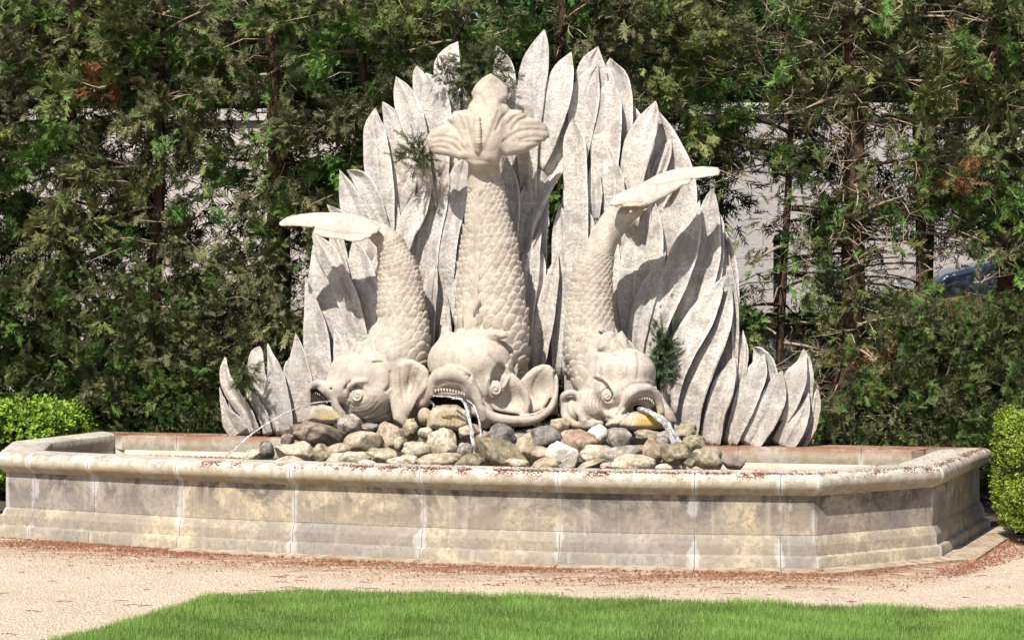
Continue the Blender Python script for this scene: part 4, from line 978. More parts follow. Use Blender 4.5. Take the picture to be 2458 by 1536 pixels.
    finish(vo, 'body', root, algae=[((1076,1006),(48,24),.5),((1018,1004),(22,22),.6)], dark=[([(1043,936),(1062,931),(1083,933),(1102,938),(1114,944),(1112,950),(1098,946),(1080,941),(1060,940),(1045,943)], -303), (cb((345,748),(400,720),(590,718),(680,785),(715,850),(650,860),(600,832),(480,818),(400,800)), -272)], damp=[((1080,970),(40,14),1.0),((1230,1018),(80,12),.75),((1020,1000),(20,22),.5),((1185,195),(18,16),.5),((1300,1000),(40,16),.4)])
    spiral_eye(root, (1189,-278,934), 18.5, tall=1.12, flip=-1)
    teeth(root, cb((400,650),(470,640),(560,650),(640,668),(690,690)), [-305,-308,-310,-309,-305], 8.5, 2.7, 11)
    scales(vo, root, body, .16, .97, 16, 37, .95, skip=lambda p: p[2] < 440 or (p[1] > -60) or (p[2] > 790 and p[0] < 1225) or (abs(p[0] - 1146) < 11 and p[2] < 745) or (p[2] > 930), arc=1.5)
# ---------------- right fish
def right_fish():
    root = empty('carved_fish', SP(1480, 1020, -190), 'right carved stone fish, facing right, yellow stained lower lip, tail curling up', 'stone fish', 'three carved fish of the fountain')
    vo = Vol((1325, -360, 385), (1745, -50, 1045), 3.0)
    body = [(1592,-165,452,14),(1560,-160,470,22),(1525,-152,490,28),(1494,-147,513,32),(1470,-142,540,34),(1452,-138,570,35),(1440,-135,600,37),(1427,-135,640,43),(1419,-135,690,49),(1416,-136,750,54),(1418,-140,800,60),(1428,-150,850,70),(1450,-165,900,75),(1450,-180,960,66)]
    vo.chain(densify(body, 28)[:26], k=10, q=.95)
    vo.chain([(1398,-125,850,42),(1392,-120,940,38),(1392,-125,1000,36)], k=16)
    fl = [(1728,413),(1724,404),(1688,402),(1640,403),(1605,412),(1572,424),(1545,438),(1514,453),(1477,470),(1460,492),(1472,506),(1514,512),(1550,504),(1590,488),(1622,468),(1650,444),(1664,430),(1700,424),(1724,420)]
    vo.plate(fl, lambda u, v: -170 - (v - 440) * .8 + (u - 1460) * .06, 7.5, k=9, rnd=5, rise=18)
    vo.line([(1472,500),(1525,500),(1590,480),(1640,452)], 9, 6)
    vo.line(c2((1400,1047),(1320,1055),(1230,1075),(1170,1090),(1175,1125)), 2.5, 3.5); vo.line(c2((900,1240),(980,1200),(1080,1200)), 3, 3); vo.line(c2((1340,1000),(1250,1030),(1150,1070)), 3, -2); vo.line(c2((1480,985),(1380,1020),(1300,1030)), 3, -1.5)
    # head
    vo.ell((1475,-180,862), (54,62,50), 12); vo.ell((1498,-208,895), (77,85,60), 12); vo.ell((1498,-222,938), (74,76,56), 12); vo.ell((1430,-200,975), (60,52,44), 14)
    vo.ell((1535,-262,952), (46,46,34), 14); vo.ell((1510,-245,1000), (62,50,26), 12)
    lip = [(1488,-292,990,8),(1495,-298,972,9),(1505,-304,955,10),(1520,-308,941,11),(1540,-308,932,11.5),(1560,-302,932,11.5),(1574,-292,946,11),(1582,-282,966,10),(1586,-276,988,9)]
    vo.chain(densify(lip, 26), k=6)
    vo.plate(cc((850,830),(890,775),(950,735),(1050,712),(1120,740),(1160,800),(1180,890),(1130,905),(1050,885),(940,880),(880,890)), lambda u, v: -330 + 0 * u, 62, k=5, sub=True, rnd=6, rise=6)
    vo.ell((1533,-262,981), (13,34,8), 4, sub=True)
    low = cc((645,1010),(690,960),(780,930),(880,892),(1000,880),(1110,890),(1200,940),(1255,985),(1245,1035),(1080,1046),(900,1050),(780,1035),(700,1030))
    vo.plate(low, lambda u, v: -290 + (v - 1005) * -.2, 34, k=5, rnd=5, rise=12)
    vo.line(cc((840,850),(760,930),(690,1000)), 3, -5); vo.line(cc((900,880),(820,950),(780,1010)), 2.5, 3); vo.line(cc((870,900),(800,980)), 2.5, 2)
    for i in range(9): vo.line([(1520 + i * 7, 996), (1513 + i * 9, 1026)], 1.8, 1.6)
    # eye socket
    vo.chain([(1426,-268,913,8),(1442,-278,922,11),(1456,-282,932,10),(1466,-280,946,8)], k=4, sub=True)
    vo.ell((1456,-287,948), (17,28,20), 4, sub=True)
    vo.line(cc((540,545),(610,580),(680,650),(715,710)), 3, 4); vo.line(cc((560,515),(640,560),(700,630),(725,720)), 3.5, -4)
    vo.line(cc((600,430),(590,500),(620,560)), 3, 1.5); vo.line(cc((860,420),(850,500),(800,560)), 4, 1.5); vo.line(cc((960,280),(975,400),(960,540)), 3, 2); vo.line(cc((560,270),(660,275),(760,310)), 2.5, 2.5)
    vo.line(cc((820,660),(880,610),(980,585),(1090,590),(1160,650)), 2.5, 3)
    # cheek curls and curled pectoral fin at left
    for off_ in range(5): vo.line([(1412 + off_ * 9, 948 - off_ * 1), (1402 + off_ * 9, 972), (1412 + off_ * 9, 996), (1436 + off_ * 9, 1006)], 2.4, 2.6)
    vo.ell((1372,-205,985), (26,34,38), 8); vo.chain(densify([(1348,-225,968,6),(1352,-232,950,8),(1368,-236,942,8),(1386,-236,948,8),(1392,-236,968,8),(1390,-238,990,9),(1402,-240,1010,9)], 18), k=5)
    vo.chain(densify([(1352,-222,972,9),(1356,-226,995,10),(1372,-230,1014,10),(1400,-235,1020,10),(1440,-240,1018,10)], 16), k=6)
    vo.line([(1366,958),(1360,980),(1370,1000),(1388,1012)], 2.6, 3); vo.line([(1380,962),(1376,985),(1388,1002)], 2.4, 2.5)
    # crest on the nape
    vo.plate([(1436,838),(1440,812),(1450,800),(1470,797),(1478,810),(1492,796),(1504,815),(1508,834),(1500,848),(1470,850)], -215, 22, k=6, rnd=5)
    vo.line([(1476,806),(1490,828),(1504,846)], 2, 3); vo.line([(1468,800),(1482,826),(1490,842)], 1.8, 2.5)
    # far pectoral behind the mouth
    vo.plate([(1584,945),(1600,970),(1614,990),(1622,1012),(1608,1024),(1590,1018)], -215, 20, k=8, rnd=6)
    vo.rough(.45, .045, 9)
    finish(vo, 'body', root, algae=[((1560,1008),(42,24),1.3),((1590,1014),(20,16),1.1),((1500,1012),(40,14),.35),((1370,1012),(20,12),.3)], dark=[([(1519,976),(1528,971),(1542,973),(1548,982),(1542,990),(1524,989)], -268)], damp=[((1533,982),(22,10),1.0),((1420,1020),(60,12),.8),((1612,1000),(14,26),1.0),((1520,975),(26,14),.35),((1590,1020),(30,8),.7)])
    spiral_eye(root, (1457,-266,949), 14, flip=-1, tall=1.1)
    teeth(root, cc((862,812),(900,765),(960,738),(1040,728),(1100,745),(1125,775)), [-296,-300,-303,-303,-299,-294], 7, 2.3, 13)
    scales(vo, root, body, .40, .98, 14, 33, .95, skip=lambda p: p[1] > -60 or p[2] < 596 or (p[2] > 838 and p[0] > 1404) or p[2] > 945, arc=1.5)
left_fish(); middle_fish(); right_fish()
# ------------------------------------------------------------------ boulders under the fish
bm = bmesh.new(); bmesh.ops.create_icosphere(bm, subdivisions=4, radius=1)
ICO = np.array([v.co[:] for v in bm.verts]); ICOF = np.array([[v.index for v in f.verts] for f in bm.faces]); bm.free()
bm = bmesh.new(); bmesh.ops.create_icosphere(bm, subdivisions=3, radius=1)
ICO3 = np.array([v.co[:] for v in bm.verts]); ICOF3 = np.array([[v.index for v in f.verts] for f in bm.faces]); bm.free()
def rock(u, v, ru, rv, kind, rot=0, dd=0.0, label=None, ang=.5, seed=None, filler=False, dep=None, lo=False):
    r = np.random.default_rng(int(u * 7 + v * 3) if seed is None else seed)
    d = (dep if dep else 16.42 - (v - 1030) / 100 * 1.25 - (u - 1229) * .0009) + dd
    s = d / F_PX; V = ICO3.copy() if lo else ICO.copy()
    # flat facets: cut by random planes, then soft noise
    for _ in range(int(9 + 6 * ang)):
        nrm = r.normal(size=3); nrm /= np.linalg.norm(nrm); h = r.uniform(.58, .92) if ang > .6 else r.uniform(.68, .97)
        t = V @ nrm; V -= np.clip(t - h, 0, None)[:, None] * nrm * (.97 if ang > .6 else .85)
    ph = r.uniform(0, 6.28, (5, 3)); fr = r.uniform(1.3, 4.5, (5, 3)); dsp = np.zeros(len(V))
    for k in range(5): dsp += np.sin((V * fr[k] * (1 + k * .7) + ph[k]).sum(1)) * .045 / (1 + k * .4)
    V *= (1 + dsp)[:, None]
    mx = (np.abs(V[:, [0, 2]]).max(0)); V[:, 0] /= mx[0]; V[:, 2] /= mx[1]; V[:, 1] /= np.abs(V[:, 1]).max()
    a = R(-rot); c_, s_ = math.cos(a), math.sin(a)
    X = V[:, 0] * ru * s; Z = V[:, 2] * rv * s; Y = V[:, 1] * (ru * .45 + rv * .6) * s
    V = np.stack([X * c_ - Z * s_, Y, X * s_ + Z * c_], 1)
    o = mesh('rock', V, ICOF3 if lo else ICOF, M[kind]); o.location = tuple(float(q) for q in P(u, v, d)); 
    o['label'] = label; o['category'] = 'rock'; o['group'] = 'boulders heaped under the fish'
    return o
RK = [
(762,1041,63,27,'brown',4,'broad brown rounded boulder directly below the jaw of the left fish',.3),
(842,1022,32,27,'grey',-6,'grey boulder tucked behind the chin of the left fish',.4),
(690,1055,16,14,'brown',0,'small brown stone left of the broad brown boulder',.3),
(640,1080,19,24,'dark',8,'small upright dark stone near the left end of the heap',.5),
(604,1095,23,15,'cream',-20,'small cream stone at the far left end of the heap',.4),
(704,1084,52,25,'cream',2,'squared cream block between the dark upright stone and the mossy block',.9),
(700,1107,36,13,'cream',0,'low pale stone at the rim in front of the squared cream block',.3),
(771,1091,20,25,'moss',0,'dark spotted mossy stone right of the squared cream block',.7),
(812,1082,34,17,'tan',-18,'sloping tan stone between the mossy stone and the long cream one',.6),
(833,1104,56,19,'cream',-4,'long cream stone lying against the rim below the left fish',.4),
(870,1062,46,28,'tan',-14,'large smooth tan boulder with a pale patch under the left fish',.3),
(915,1094,36,21,'moss',0,'mossy stone with a dark underside left of the small cream stones',.4),
(934,1048,33,35,'tan',12,'lumpy tan boulder below the pectoral fin of the left fish',.5),
(888,1024,20,10,'grey',0,'thin grey stone wedged below the gill of the left fish',.4),
(987,1029,21,24,'moss',14,'speckled upright stone left of the middle fish jaw',.5),
(1021,1039,17,14,'cream',0,'little round speckled stone below left of the middle fish jaw',.3),
(1064,1063,37,34,'cream',10,'big pale cube shaped boulder below the middle fish jaw',.8),
(1000,1080,33,20,'cream',8,'knobbly cream stone left of the big pale boulder',.3),
(969,1106,38,15,'cream',0,'low cream stone at the rim left of the long tan one',.3),
(1050,1106,55,19,'tan',-6,'long tan stone at the rim below the big pale boulder',.5),
(1126,1037,31,19,'tan',-8,'flat tan stone behind the middle water stream',.4),
(1206,1050,36,31,'dark',8,'dark grey angular boulder right of the middle water stream',.9),
(1302,1050,46,30,'dark',6,'wide dark grey boulder below the gills of the middle fish',.8),
(1263,1081,27,42,'tan',20,'tall pointed tan stone between the two dark grey boulders',.9),
(1350,1094,38,33,'white',12,'bright white angular boulder in front of the wide dark one',.95),
(1117,1080,19,17,'grey',0,'small grey stone beside the middle water stream',.4),
(1205,1092,68,34,'wet',18,'long mossy sloping boulder where the middle stream lands',.3),
(1130,1110,38,21,'wet',-10,'grey boulder at the rim splashed by the middle stream',.5),
(1296,1090,19,17,'tan',0,'small tan stone between the pointed stone and the white boulder',.5),
(1312,1115,36,17,'tan',-14,'low tan stone at the rim in front of the white boulder',.6),
(1344,1019,23,19,'tan',6,'rounded pinkish stone between the middle and right fish chins',.3),
(1396,1062,46,34,'red',10,'pinkish tan boulder right of the white one',.5),
(1433,1043,26,23,'white',0,'round white stone under the chin of the right fish',.6),
(1484,1052,31,27,'grey',-4,'blunt grey boulder right of the round white stone',.6),
(1431,1088,37,22,'cream',-6,'smooth cream boulder below the round white stone',.4),
(1416,1114,42,9,'olive',-20,'thin tilted dark slab leaning at the rim',.9),
(1553,1045,31,14,'olive',4,'flat olive stone under the yellow lip of the right fish',.4),
(1600,1050,24,18,'grey',0,'small grey stone behind the right water jet',.6),
(1494,1094,52,24,'grey',-16,'arched grey boulder behind the large cream one',.4),
(1518,1113,52,22,'cream',-2,'large smooth cream boulder against the rim below the right fish',.4),
(1563,1086,34,31,'red',26,'reddish boulder left of where the right jet lands',.7),
(1594,1122,20,9,'cream',0,'little pale stone at the rim below the reddish boulder',.3),
(1627,1090,40,27,'wet',8,'wet cream and grey boulder where the right jet lands',.5),
(1645,1038,23,20,'olive',-10,'olive stone against the foot of the leaf screen',.4),
(1666,1068,28,24,'olive',0,'olive brown boulder right of the right jet',.3),
(1696,1101,37,26,'olive',20,'pale olive boulder at the right end of the heap',.3),
(1763,1110,27,17,'brown',0,'lone brown stone at the far right end of the heap',.3),
(1586,1068,20,18,'grey',0,'grey stone half hidden behind the right jet',.5),
(1160,1060,20,22,'red',0,'reddish stone in the shadow left of the dark angular boulder',.5),
(960,1064,14,18,'moss',0,'mossy sliver of stone beside the lumpy tan boulder',.5),
(1240,1112,30,12,'cream',6,'low cream stone at the rim under the mossy sloping boulder',.4),
(1462,1118,20,9,'tan',0,'little tan stone at the rim left of the large cream boulder',.4),
(1660,1112,18,12,'wet',0,'small olive stone at the rim under the right jet',.4),
(880,1112,26,8,'white',0,'low white stone at the rim right of the long cream one',.3),
(1660,1024,14,12,'olive',0,'small olive stone high against the leaf screen',.4),
]
for k_, (u, v, ru, rv, kd, rot, lb, ang) in enumerate(RK): rock(u, v, ru * 1.1, rv * 1.1, kd, rot, label=lb, ang=ang)
# rocks deeper in the heap, mostly covered
r = np.random.default_rng(11)
for i, u in enumerate(np.linspace(650, 1690, 27)):
    for row, (v, dz) in enumerate(((1056, .42), (1092, .40))):
        if row == 0 and not (740 < u < 1650): continue
        o = rock(u + r.uniform(-12, 12), v + r.uniform(-4, 6), r.uniform(26, 36), r.uniform(20, 28), ['grey', 'tan', 'brown'][r.integers(3)], r.uniform(-20, 20), dd=dz, ang=.5, lo=True,
             label='weathered stone deep in the heap, mostly hidden behind the front boulders')

# ------------------------------------------------------------------ water jets
g = G('clear_water', 0.05, 0.5); g.b.inputs['Transmission Weight'].default_value = 1.0; g.b.inputs['IOR'].default_value = 1.33; g.color((0.97, 0.98, 1.0))
g.bump(g.noise(g.pos((1, 1, .35)), 60, 4), 0.9, 0.01)
df = g.n('ShaderNodeBsdfDiffuse'); df.inputs[0].default_value = (.92, .93, .96, 1); tr = g.n('ShaderNodeBsdfTransparent'); mxa = g.n('ShaderNodeMixShader'); mxb = g.n('ShaderNodeMixShader')
mxa.inputs[0].default_value = 0.45; g.l(g.b.outputs[0], mxa.inputs[1]); g.l(tr.outputs[0], mxa.inputs[2])
g.l(g.ramp(g.noise(g.pos((1, 1, .22)), 34, 5, .7), [(0.45, 0.05), (0.62, 0.40)]), mxb.inputs[0]); g.l(mxa.outputs[0], mxb.inputs[1]); g.l(df.outputs[0], mxb.inputs[2])
g.l(mxb.outputs[0], g.t.nodes['Material Output'].inputs[0]); M['water'] = g.m
def jet(mb, pts, ru, seed, strands=4, spread=1.0, n=40):
    """bundle of thin strands following (u,v,depth) control points"""
    r = np.random.default_rng(seed); c = catmull(np.array(pts, float)[:, [0, 1, 2]], n); t = np.linspace(0, 1, n)
    for k in range(strands):
        ph = r.uniform(0, 6.28, 3); o_ = r.uniform(-1, 1); rad = ru * (.35 + .3 * r.random()) * (1 + .35 * np.sin(t * 19 + ph[1]) + .2 * np.sin(t * 43 + ph[2]))
        u = c[:, 0] + o_ * ru * spread * (.4 + t) + np.sin(t * 11 + ph[0]) * ru * .25; v = c[:, 1]; d = c[:, 2] + np.sin(t * 9 + ph[1]) * .01
        Pw = P(u, v, d); mb.tube(Pw, np.maximum(rad, .3) * c[:, 2] / F_PX, 6)
def drops(mb, u, v, d, n, su, sv, seed):
    r = np.random.default_rng(seed)
    for _ in range(n):
        p = P(u + r.normal(0, su), v + r.normal(0, sv), d + r.normal(0, .05)); s_ = r.uniform(.0012, .0045)
        V = np.array([(1,0,0),(-1,0,0),(0,1,0),(0,-1,0),(0,0,1.6),(0,0,-1.3)]) * s_ + p
        mb.add(V, [(0,2,4),(2,1,4),(1,3,4),(3,0,4),(2,0,5),(1,2,5),(3,1,5),(0,3,5)])
mb = MB(); jet(mb, [(800,962,16.62),(752,967,16.5),(720,976,16.42),(660,1004,16.3),(600,1045,16.2),(560,1080,16.15),(528,1108,16.1)], 2.6, 1, 4, .7, 60); drops(mb, 532, 1106, 16.1, 14, 8, 4, 1)
tag(mb.build('water_jet', M['water']), 'thin arc of water spouting left from the left fish into the pool', 'water jet', 'water jets')
mb = MB()
jet(mb, [(1086,956,16.32),(1104,958,16.25),(1118,972,16.2),(1127,1010,16.1),(1134,1050,16.0),(1142,1085,15.95),(1146,1112,15.9)], 3.2, 2, 5, 1.3)
jet(mb, [(1120,960,16.25),(1136,972,16.2),(1146,1000,16.1),(1152,1030,16.05),(1154,1048,16.0)], 2.6, 3, 4, 1.6, 30); jet(mb, [(1040,950,16.3),(1075,952,16.27),(1110,958,16.22)], 3.0, 4, 3, .4, 16)
drops(mb, 1148, 1106, 15.86, 120, 12, 8, 2)
tag(mb.build('water_jet', M['water']), 'ragged stream of water falling from the middle fish mouth onto the boulders', 'water jet', 'water jets')
mb = MB(); jet(mb, [(1536,981,16.05),(1552,984,15.98),(1575,996,15.9),(1598,1018,15.82),(1620,1052,15.75),(1636,1085,15.68),(1648,1115,15.6)], 6.5, 5, 10, 1.4, 50); drops(mb, 1644, 1102, 15.56, 170, 14, 10, 3); drops(mb, 1610, 1040, 15.78, 30, 14, 16, 5)
tag(mb.build('water_jet', M['water']), 'thick white jet of water arching right from the yellow lipped right fish', 'water jet', 'water jets')
# ------------------------------------------------------------------ cypress hedge behind the fountain
M['bark'] = None
g = G('cypress_bark', 0.95, 0.1); p = g.pos((6, 6, 1)); c = g.mix(g.ramp(g.noise(p, 5, 6, .7), [(.35, 0.0), (.65, 1.0)]), (0.045, 0.029, 0.02), (0.125, 0.083, 0.057)); g.color(c); g.bump(g.noise(p, 9, 6, .7), 0.9, 0.03); M['bark'] = g.m
g = G('bare_twig', 0.85, 0.2); g.color(g.mix(g.noise(g.pos(), 12, 3), (0.22, 0.16, 0.11), (0.46, 0.37, 0.27))); M['twig'] = g.m
def spray(seed, n1=8, sub=1):
    """flat feathery fan along +Y, unit length; returns tris (k,3,3)"""
    r = np.random.default_rng(seed); T = []
    def blade(p, dr, ln, wd):
        dr = dr / np.linalg.norm(dr); s_ = np.array([-dr[1], dr[0], 0]) * wd; n_ = np.array([0, 0, wd * r.uniform(-.6, .6)])
        T.append([p - s_ - n_, p + s_ + n_, p + dr * ln])
    for i in range(n1):
        y = .08 + .8 * i / n1; 
        for sd in (-1, 1):
            if r.random() < .08: continue
            a = R(r.uniform(26, 50)) * sd; dr = np.array([math.sin(a), math.cos(a), r.uniform(-.25, .25)]); ln = (.50 * (1 - y * .62)) * r.uniform(.7, 1.15); p = np.array([0, y, r.uniform(-.02, .02)])
            blade(p, dr, ln, .028)
            for k in range(sub):
                q = p + dr * ln * (.3 + .32 * k); b = a + R(r.uniform(20, 45)) * (1 if k % 2 else -1); blade(q, np.array([math.sin(b), math.cos(b), r.uniform(-.4, .4)]), ln * r.uniform(.45, .65), .027)
    blade(np.array([0., 0, 0]), np.array([0., 1, 0]), 1.0, .03)
    return np.array(T)
SPR = [spray(s) for s in range(4)]; SPR_LOW = [spray(s, 6, 0) for s in (9, 10)]
def place_sprays(pos, axis, roll, size, col, SPR=SPR):
    """pos (n,3), axis (n,3) unit; builds one triangle soup"""
    n = len(pos); Vs = []; Cs = []
    up = np.random.default_rng(5).normal(size=(n, 3)); X = np.cross(axis, up); X /= np.linalg.norm(X, axis=1)[:, None] + 1e-9; Z = np.cross(X, axis)
    which = np.arange(n) % len(SPR)
    for k, t in enumerate(SPR):
        i = np.where(which == k)[0]
        if not len(i): continue
        v = t.reshape(-1, 3); 
        W_ = pos[i][:, None] + size[i][:, None, None] * (v[None, :, 0:1] * X[i][:, None] + v[None, :, 1:2] * axis[i][:, None] + v[None, :, 2:3] * Z[i][:, None])
        Vs.append(W_.reshape(-1, 3)); cc_ = np.repeat(col[i][:, None], len(v), 1); tip = (.8 + .4 * np.clip(v[:, 1], 0, 1)); Cs.append((cc_ * tip[None, :, None]).reshape(-1, 3))
    V = np.concatenate(Vs); C_ = np.concatenate(Cs); return V, np.arange(len(V)).reshape(-1, 3), C_
# places where the photo shows daylight through the hedge: (u, v, ru, rv, keep)
GAP = [(k[0]*1.0157, k[1]*1.0157, k[2]*1.0157, k[3]*1.0157, k[4]) for k in [
(165,252,75,20,.05),(420,243,65,20,.1),(510,225,60,18,.15),(430,290,55,30,.3),(560,280,60,35,.35),(800,197,50,16,.02),(455,370,60,28,.25),(580,365,55,30,.12),(760,330,50,30,.45),
(110,440,60,22,.15),(225,470,50,45,.3),(430,430,45,28,.25),(500,470,60,40,.3),(640,480,40,60,.35),(235,600,60,55,.3),(175,560,40,30,.35),(480,560,50,40,.3),(470,650,60,50,.22),(580,610,45,60,.2),(700,630,28,110,.02),(590,700,55,60,.35),(540,790,45,55,.3),(515,860,40,60,.25),(505,945,20,20,.1),(300,700,40,30,.6),
(1885,214,45,16,.02),(1810,252,60,20,.05),(1825,290,45,35,.12),(2140,225,30,20,.3),(2050,330,60,30,.3),(2130,330,60,40,.2),(2250,300,70,40,.3),(1760,370,50,50,.6),(1800,430,70,40,.25),(1870,490,60,40,.18),(1770,540,75,50,.12),(1840,600,80,70,.12),(1740,620,40,60,.1),(1830,690,80,45,.1),(2120,430,55,45,.35),(2080,570,55,45,.25),(2180,575,60,50,.35),(2300,560,50,40,.4),(2120,650,80,35,.12),(2270,640,90,35,.15),(2390,650,60,40,.5),(1870,790,80,45,.1),(1850,860,70,60,.15),(1930,880,50,60,.25),(1990,930,60,50,.4),(2130,960,80,50,.5),(2250,1000,70,40,.5),
(2200,655,185,44,.02),(990,60,50,30,.6),(1400,50,60,35,.5),(280,1000,60,30,.7)]]
GA = np.array(GAP)
def gap_keep(p, r):
    u = 1229 + p[:, 0] / p[:, 1] * F_PX; v = HOR + (HC - p[:, 2]) / p[:, 1] * F_PX; k = np.ones(len(p))
    for a in GA:
        a = a.copy(); a[4] = min(1, a[4] + (.26 if a[0] < 800 else .05) + (.2 if a[1] < 275 else 0))
        q = np.hypot((u - a[0]) / (a[2] * 1.0), (v - a[1]) / (a[3] * 1.05)); k = np.minimum(k, np.where(q < 1, a[4], np.where(q < 1.25, a[4] + (1 - a[4]) * (q - 1) / .25, 1)))
    k = np.where((v < 270) & ~((u > 95) & (u < 240)) & ~((u > 1880) & (u < 1960)), np.maximum(k, .8), k)
    return r.random(len(p)) < k
GREENS = np.array([(0.100,0.128,0.038),(0.122,0.134,0.048),(0.066,0.130,0.028),(0.135,0.136,0.066),(0.085,0.160,0.030),(0.098,0.104,0.050),(0.118,0.142,0.040)]) * .84
def cypress(X, Y, seed, label, trunk_r=.13, zt=6.4, bare=.0, dens=1.0):
    trunk_r *= .62 if trunk_r < .165 else .9
    r = np.random.default_rng(seed); root = empty('cypress_tree', (X, Y, 0), label, 'tree', 'cypresses of the hedge')
    z = np.linspace(-.05, zt, 22); wob = np.stack([X + .06 * np.sin(z * .9 + seed), Y + .05 * np.sin(z * .7 + 2 * seed), z], 1)
    V, Fc = tube(wob, trunk_r * (1 - .11 * z) * (1 + .35 * np.exp(-z / .25)) * (1 + .06 * np.sin(z * 7)), 12); mesh('trunk', V, Fc, M['bark'], root)
    PO = []; AX = []; SZ = []; CO = []; tw = MB(); nb = int(66 * dens)
    for b in range(nb):
        h = .25 + (zt - .5) * ((b + r.random()) / nb) ** .95; 
        if h > 4.9 and r.random() < .75: continue
        az = r.uniform(0, 2 * math.pi) if r.random() < .45 else r.uniform(math.pi * 1.08, math.pi * 1.92); ln = r.uniform(.55, 1.05) * (1.08 - .05 * h); el = r.uniform(-.15, .45)
        dr = np.array([math.cos(az), math.sin(az), 0]); n_ = 9; t = np.linspace(0, 1, n_)
        bz = h + ln * (el * t - .32 * t ** 2 + .12 * t ** 3); side = np.array([-dr[1], dr[0], 0]) * r.uniform(-.2, .2)
        base = np.array([X + .06 * math.sin(h * .9 + seed), Y + .05 * math.sin(h * .7 + 2 * seed), 0])
        bp = base + dr * (ln * t)[:, None] + side * (t ** 2)[:, None]; bp[:, 2] = bz
        V, Fc = tube(bp, .017 * (1 - .75 * t) * r.uniform(.7, 1.5), 5); mesh('branch', V, Fc, M['bark'] if r.random() < .5 else M['twig'], root)
        col = GREENS[r.integers(len(GREENS))] * r.uniform(.5, 1.8)
        dead = r.random() < .02; rear = math.sin(az) > .35
        ncl = int(5 + 6 * ln)
        for c_ in range(ncl):
            tt = r.uniform(.28, 1.04) ** .8; i = min(int(tt * (n_ - 1)), n_ - 1); p0 = bp[i]
            off_ = r.normal(0, 1, 3) * [.13, .13, .10]; pc = p0 + off_
            if r.random() < .5: tw.tube(np.array([p0, (p0 + pc) / 2 + r.normal(0, .012, 3), pc]), [.0045, .0035, .002], 3)
            if r.random() < bare: 
                for _ in range(3):
                    e_ = pc + r.normal(0, .13, 3); tw.tube(np.array([pc, (pc + e_) / 2 + r.normal(0, .02, 3), e_]), [.003, .0025, .0012], 3)
                continue
            m = r.integers(9, 15) if not rear else r.integers(3, 6); out = dr * .8 + off_ / .2 * .5 + np.array([0, 0, r.uniform(-.7, .35)])
            for _ in range(m):
                a = out + r.normal(0, .42, 3); a /= np.linalg.norm(a); PO.append(pc + r.normal(0, .05, 3)); AX.append(a); SZ.append(r.uniform(.12, .25) * (1.3 if rear else 1))
                cl = np.array([0.24,0.115,0.055]) if dead else col * r.uniform(.8, 1.25)
                CO.append(cl)
    for _ in range(38):      # drooping tips on the open side of the tree
        pc = np.array([X + r.normal(0, .42), Y - r.uniform(.3, .85), r.uniform(.3, 4.9)]); col = GREENS[r.integers(len(GREENS))] * r.uniform(.6, 1.9)
        st = np.array([X + (pc[0] - X) * .2, Y, pc[2] + .15]); tw.tube(np.array([st, (st + pc) / 2 + [0, 0, .05], pc]), [.009, .006, .003], 4)
        for _ in range(r.integers(10, 17)):
            a = np.array([(pc[0] - X) * .6, -.7, -.35]) + r.normal(0, .5, 3); a /= np.linalg.norm(a); PO.append(pc + r.normal(0, .07, 3)); AX.append(a); SZ.append(r.uniform(.11, .21)); CO.append(col * r.uniform(.8, 1.25))
    PO = np.array(PO); AX = np.array(AX); SZ = np.array(SZ); CO = np.array(CO)
    k = gap_keep(PO + AX * SZ[:, None] * .5, r)
    vn = np.sin(PO[:, 0] * 5.3 + 1.7 * np.sin(PO[:, 2] * 2.9) + seed) * np.sin(PO[:, 2] * 4.1 + 1.3 * np.sin(PO[:, 0] * 3.7 + 2)) + .35 * np.sin(PO[:, 0] * 13 + PO[:, 2] * 11)
    k &= ~((vn > .30) & (PO[:, 1] < Y - .12) & (r.random(len(PO)) < .88))      # hollows between the sprays
    if trunk_r > .15 and X > 0: k &= ~((np.abs(PO[:, 0] - X) < .26) & (PO[:, 1] < Y) & (PO[:, 2] > 1.3) & (PO[:, 2] < 4.4) & (r.random(len(PO)) < .85))
    # no foliage through the screen or in front of it
    u = 1229 + PO[:, 0] / PO[:, 1] * F_PX; k &= (PO[:, 1] + AX[:, 1] * SZ > dslab(u) + .13) & (PO[:, 1] > 17.2)
    bk = PO[:, 1] > (17.68 - .28 * PO[:, 0] + .05); k &= bk
    PO, AX, SZ, CO = PO[k], AX[k], SZ[k], CO[k]
    V, Fc, C_ = place_sprays(PO, AX, None, SZ, CO)
    mesh('crown', V, Fc, M['needle'], root, smooth=False, colors=C_)['kind'] = 'stuff'
    if tw.n: 
        o = tw.build('twigs', M['twig'], root, smooth=False); o['kind'] = 'stuff'
    return root
def uX(u, d): return (u - 1229) * d / F_PX
TR = [(-40, 20.1, 'leftmost cypress of the hedge, cut by the left edge of the photo', .13, 0, 1.0),
(165, 20.2, 'dense cypress behind the left green shrub', .14, 0, 1.0),
(375, 20.0, 'bright green cypress with drooping sprays left of the fountain', .13, .0, 1.05),
(655, 19.9, 'cypress with a thick dark trunk just left of the leaf screen', .19, .06, .9),
(880, 19.7, 'cypress rising behind the left shoulder of the leaf screen', .13, 0, 1.0),
(1110, 19.5, 'cypress behind the tail of the middle fish', .14, 0, 1.0),
(1350, 19.3, 'cypress behind the tallest leaves of the screen', .16, 0, .9),
(1590, 19.2, 'cypress behind the right shoulder of the leaf screen', .13, .05, .95),
(1885, 19.3, 'thin sparse cypress with bare twigs right of the leaf screen', .08, .45, .75),
(2035, 18.9, 'cypress with a bare thick reddish brown trunk right of the fountain', .17, .42, .9),
(2200, 18.9, 'bushy cypress between the bare trunk and the right green shrub', .12, .25, .95),
(2405, 18.8, 'rightmost cypress of the hedge, above the right green shrub', .14, .05, 1.05)]
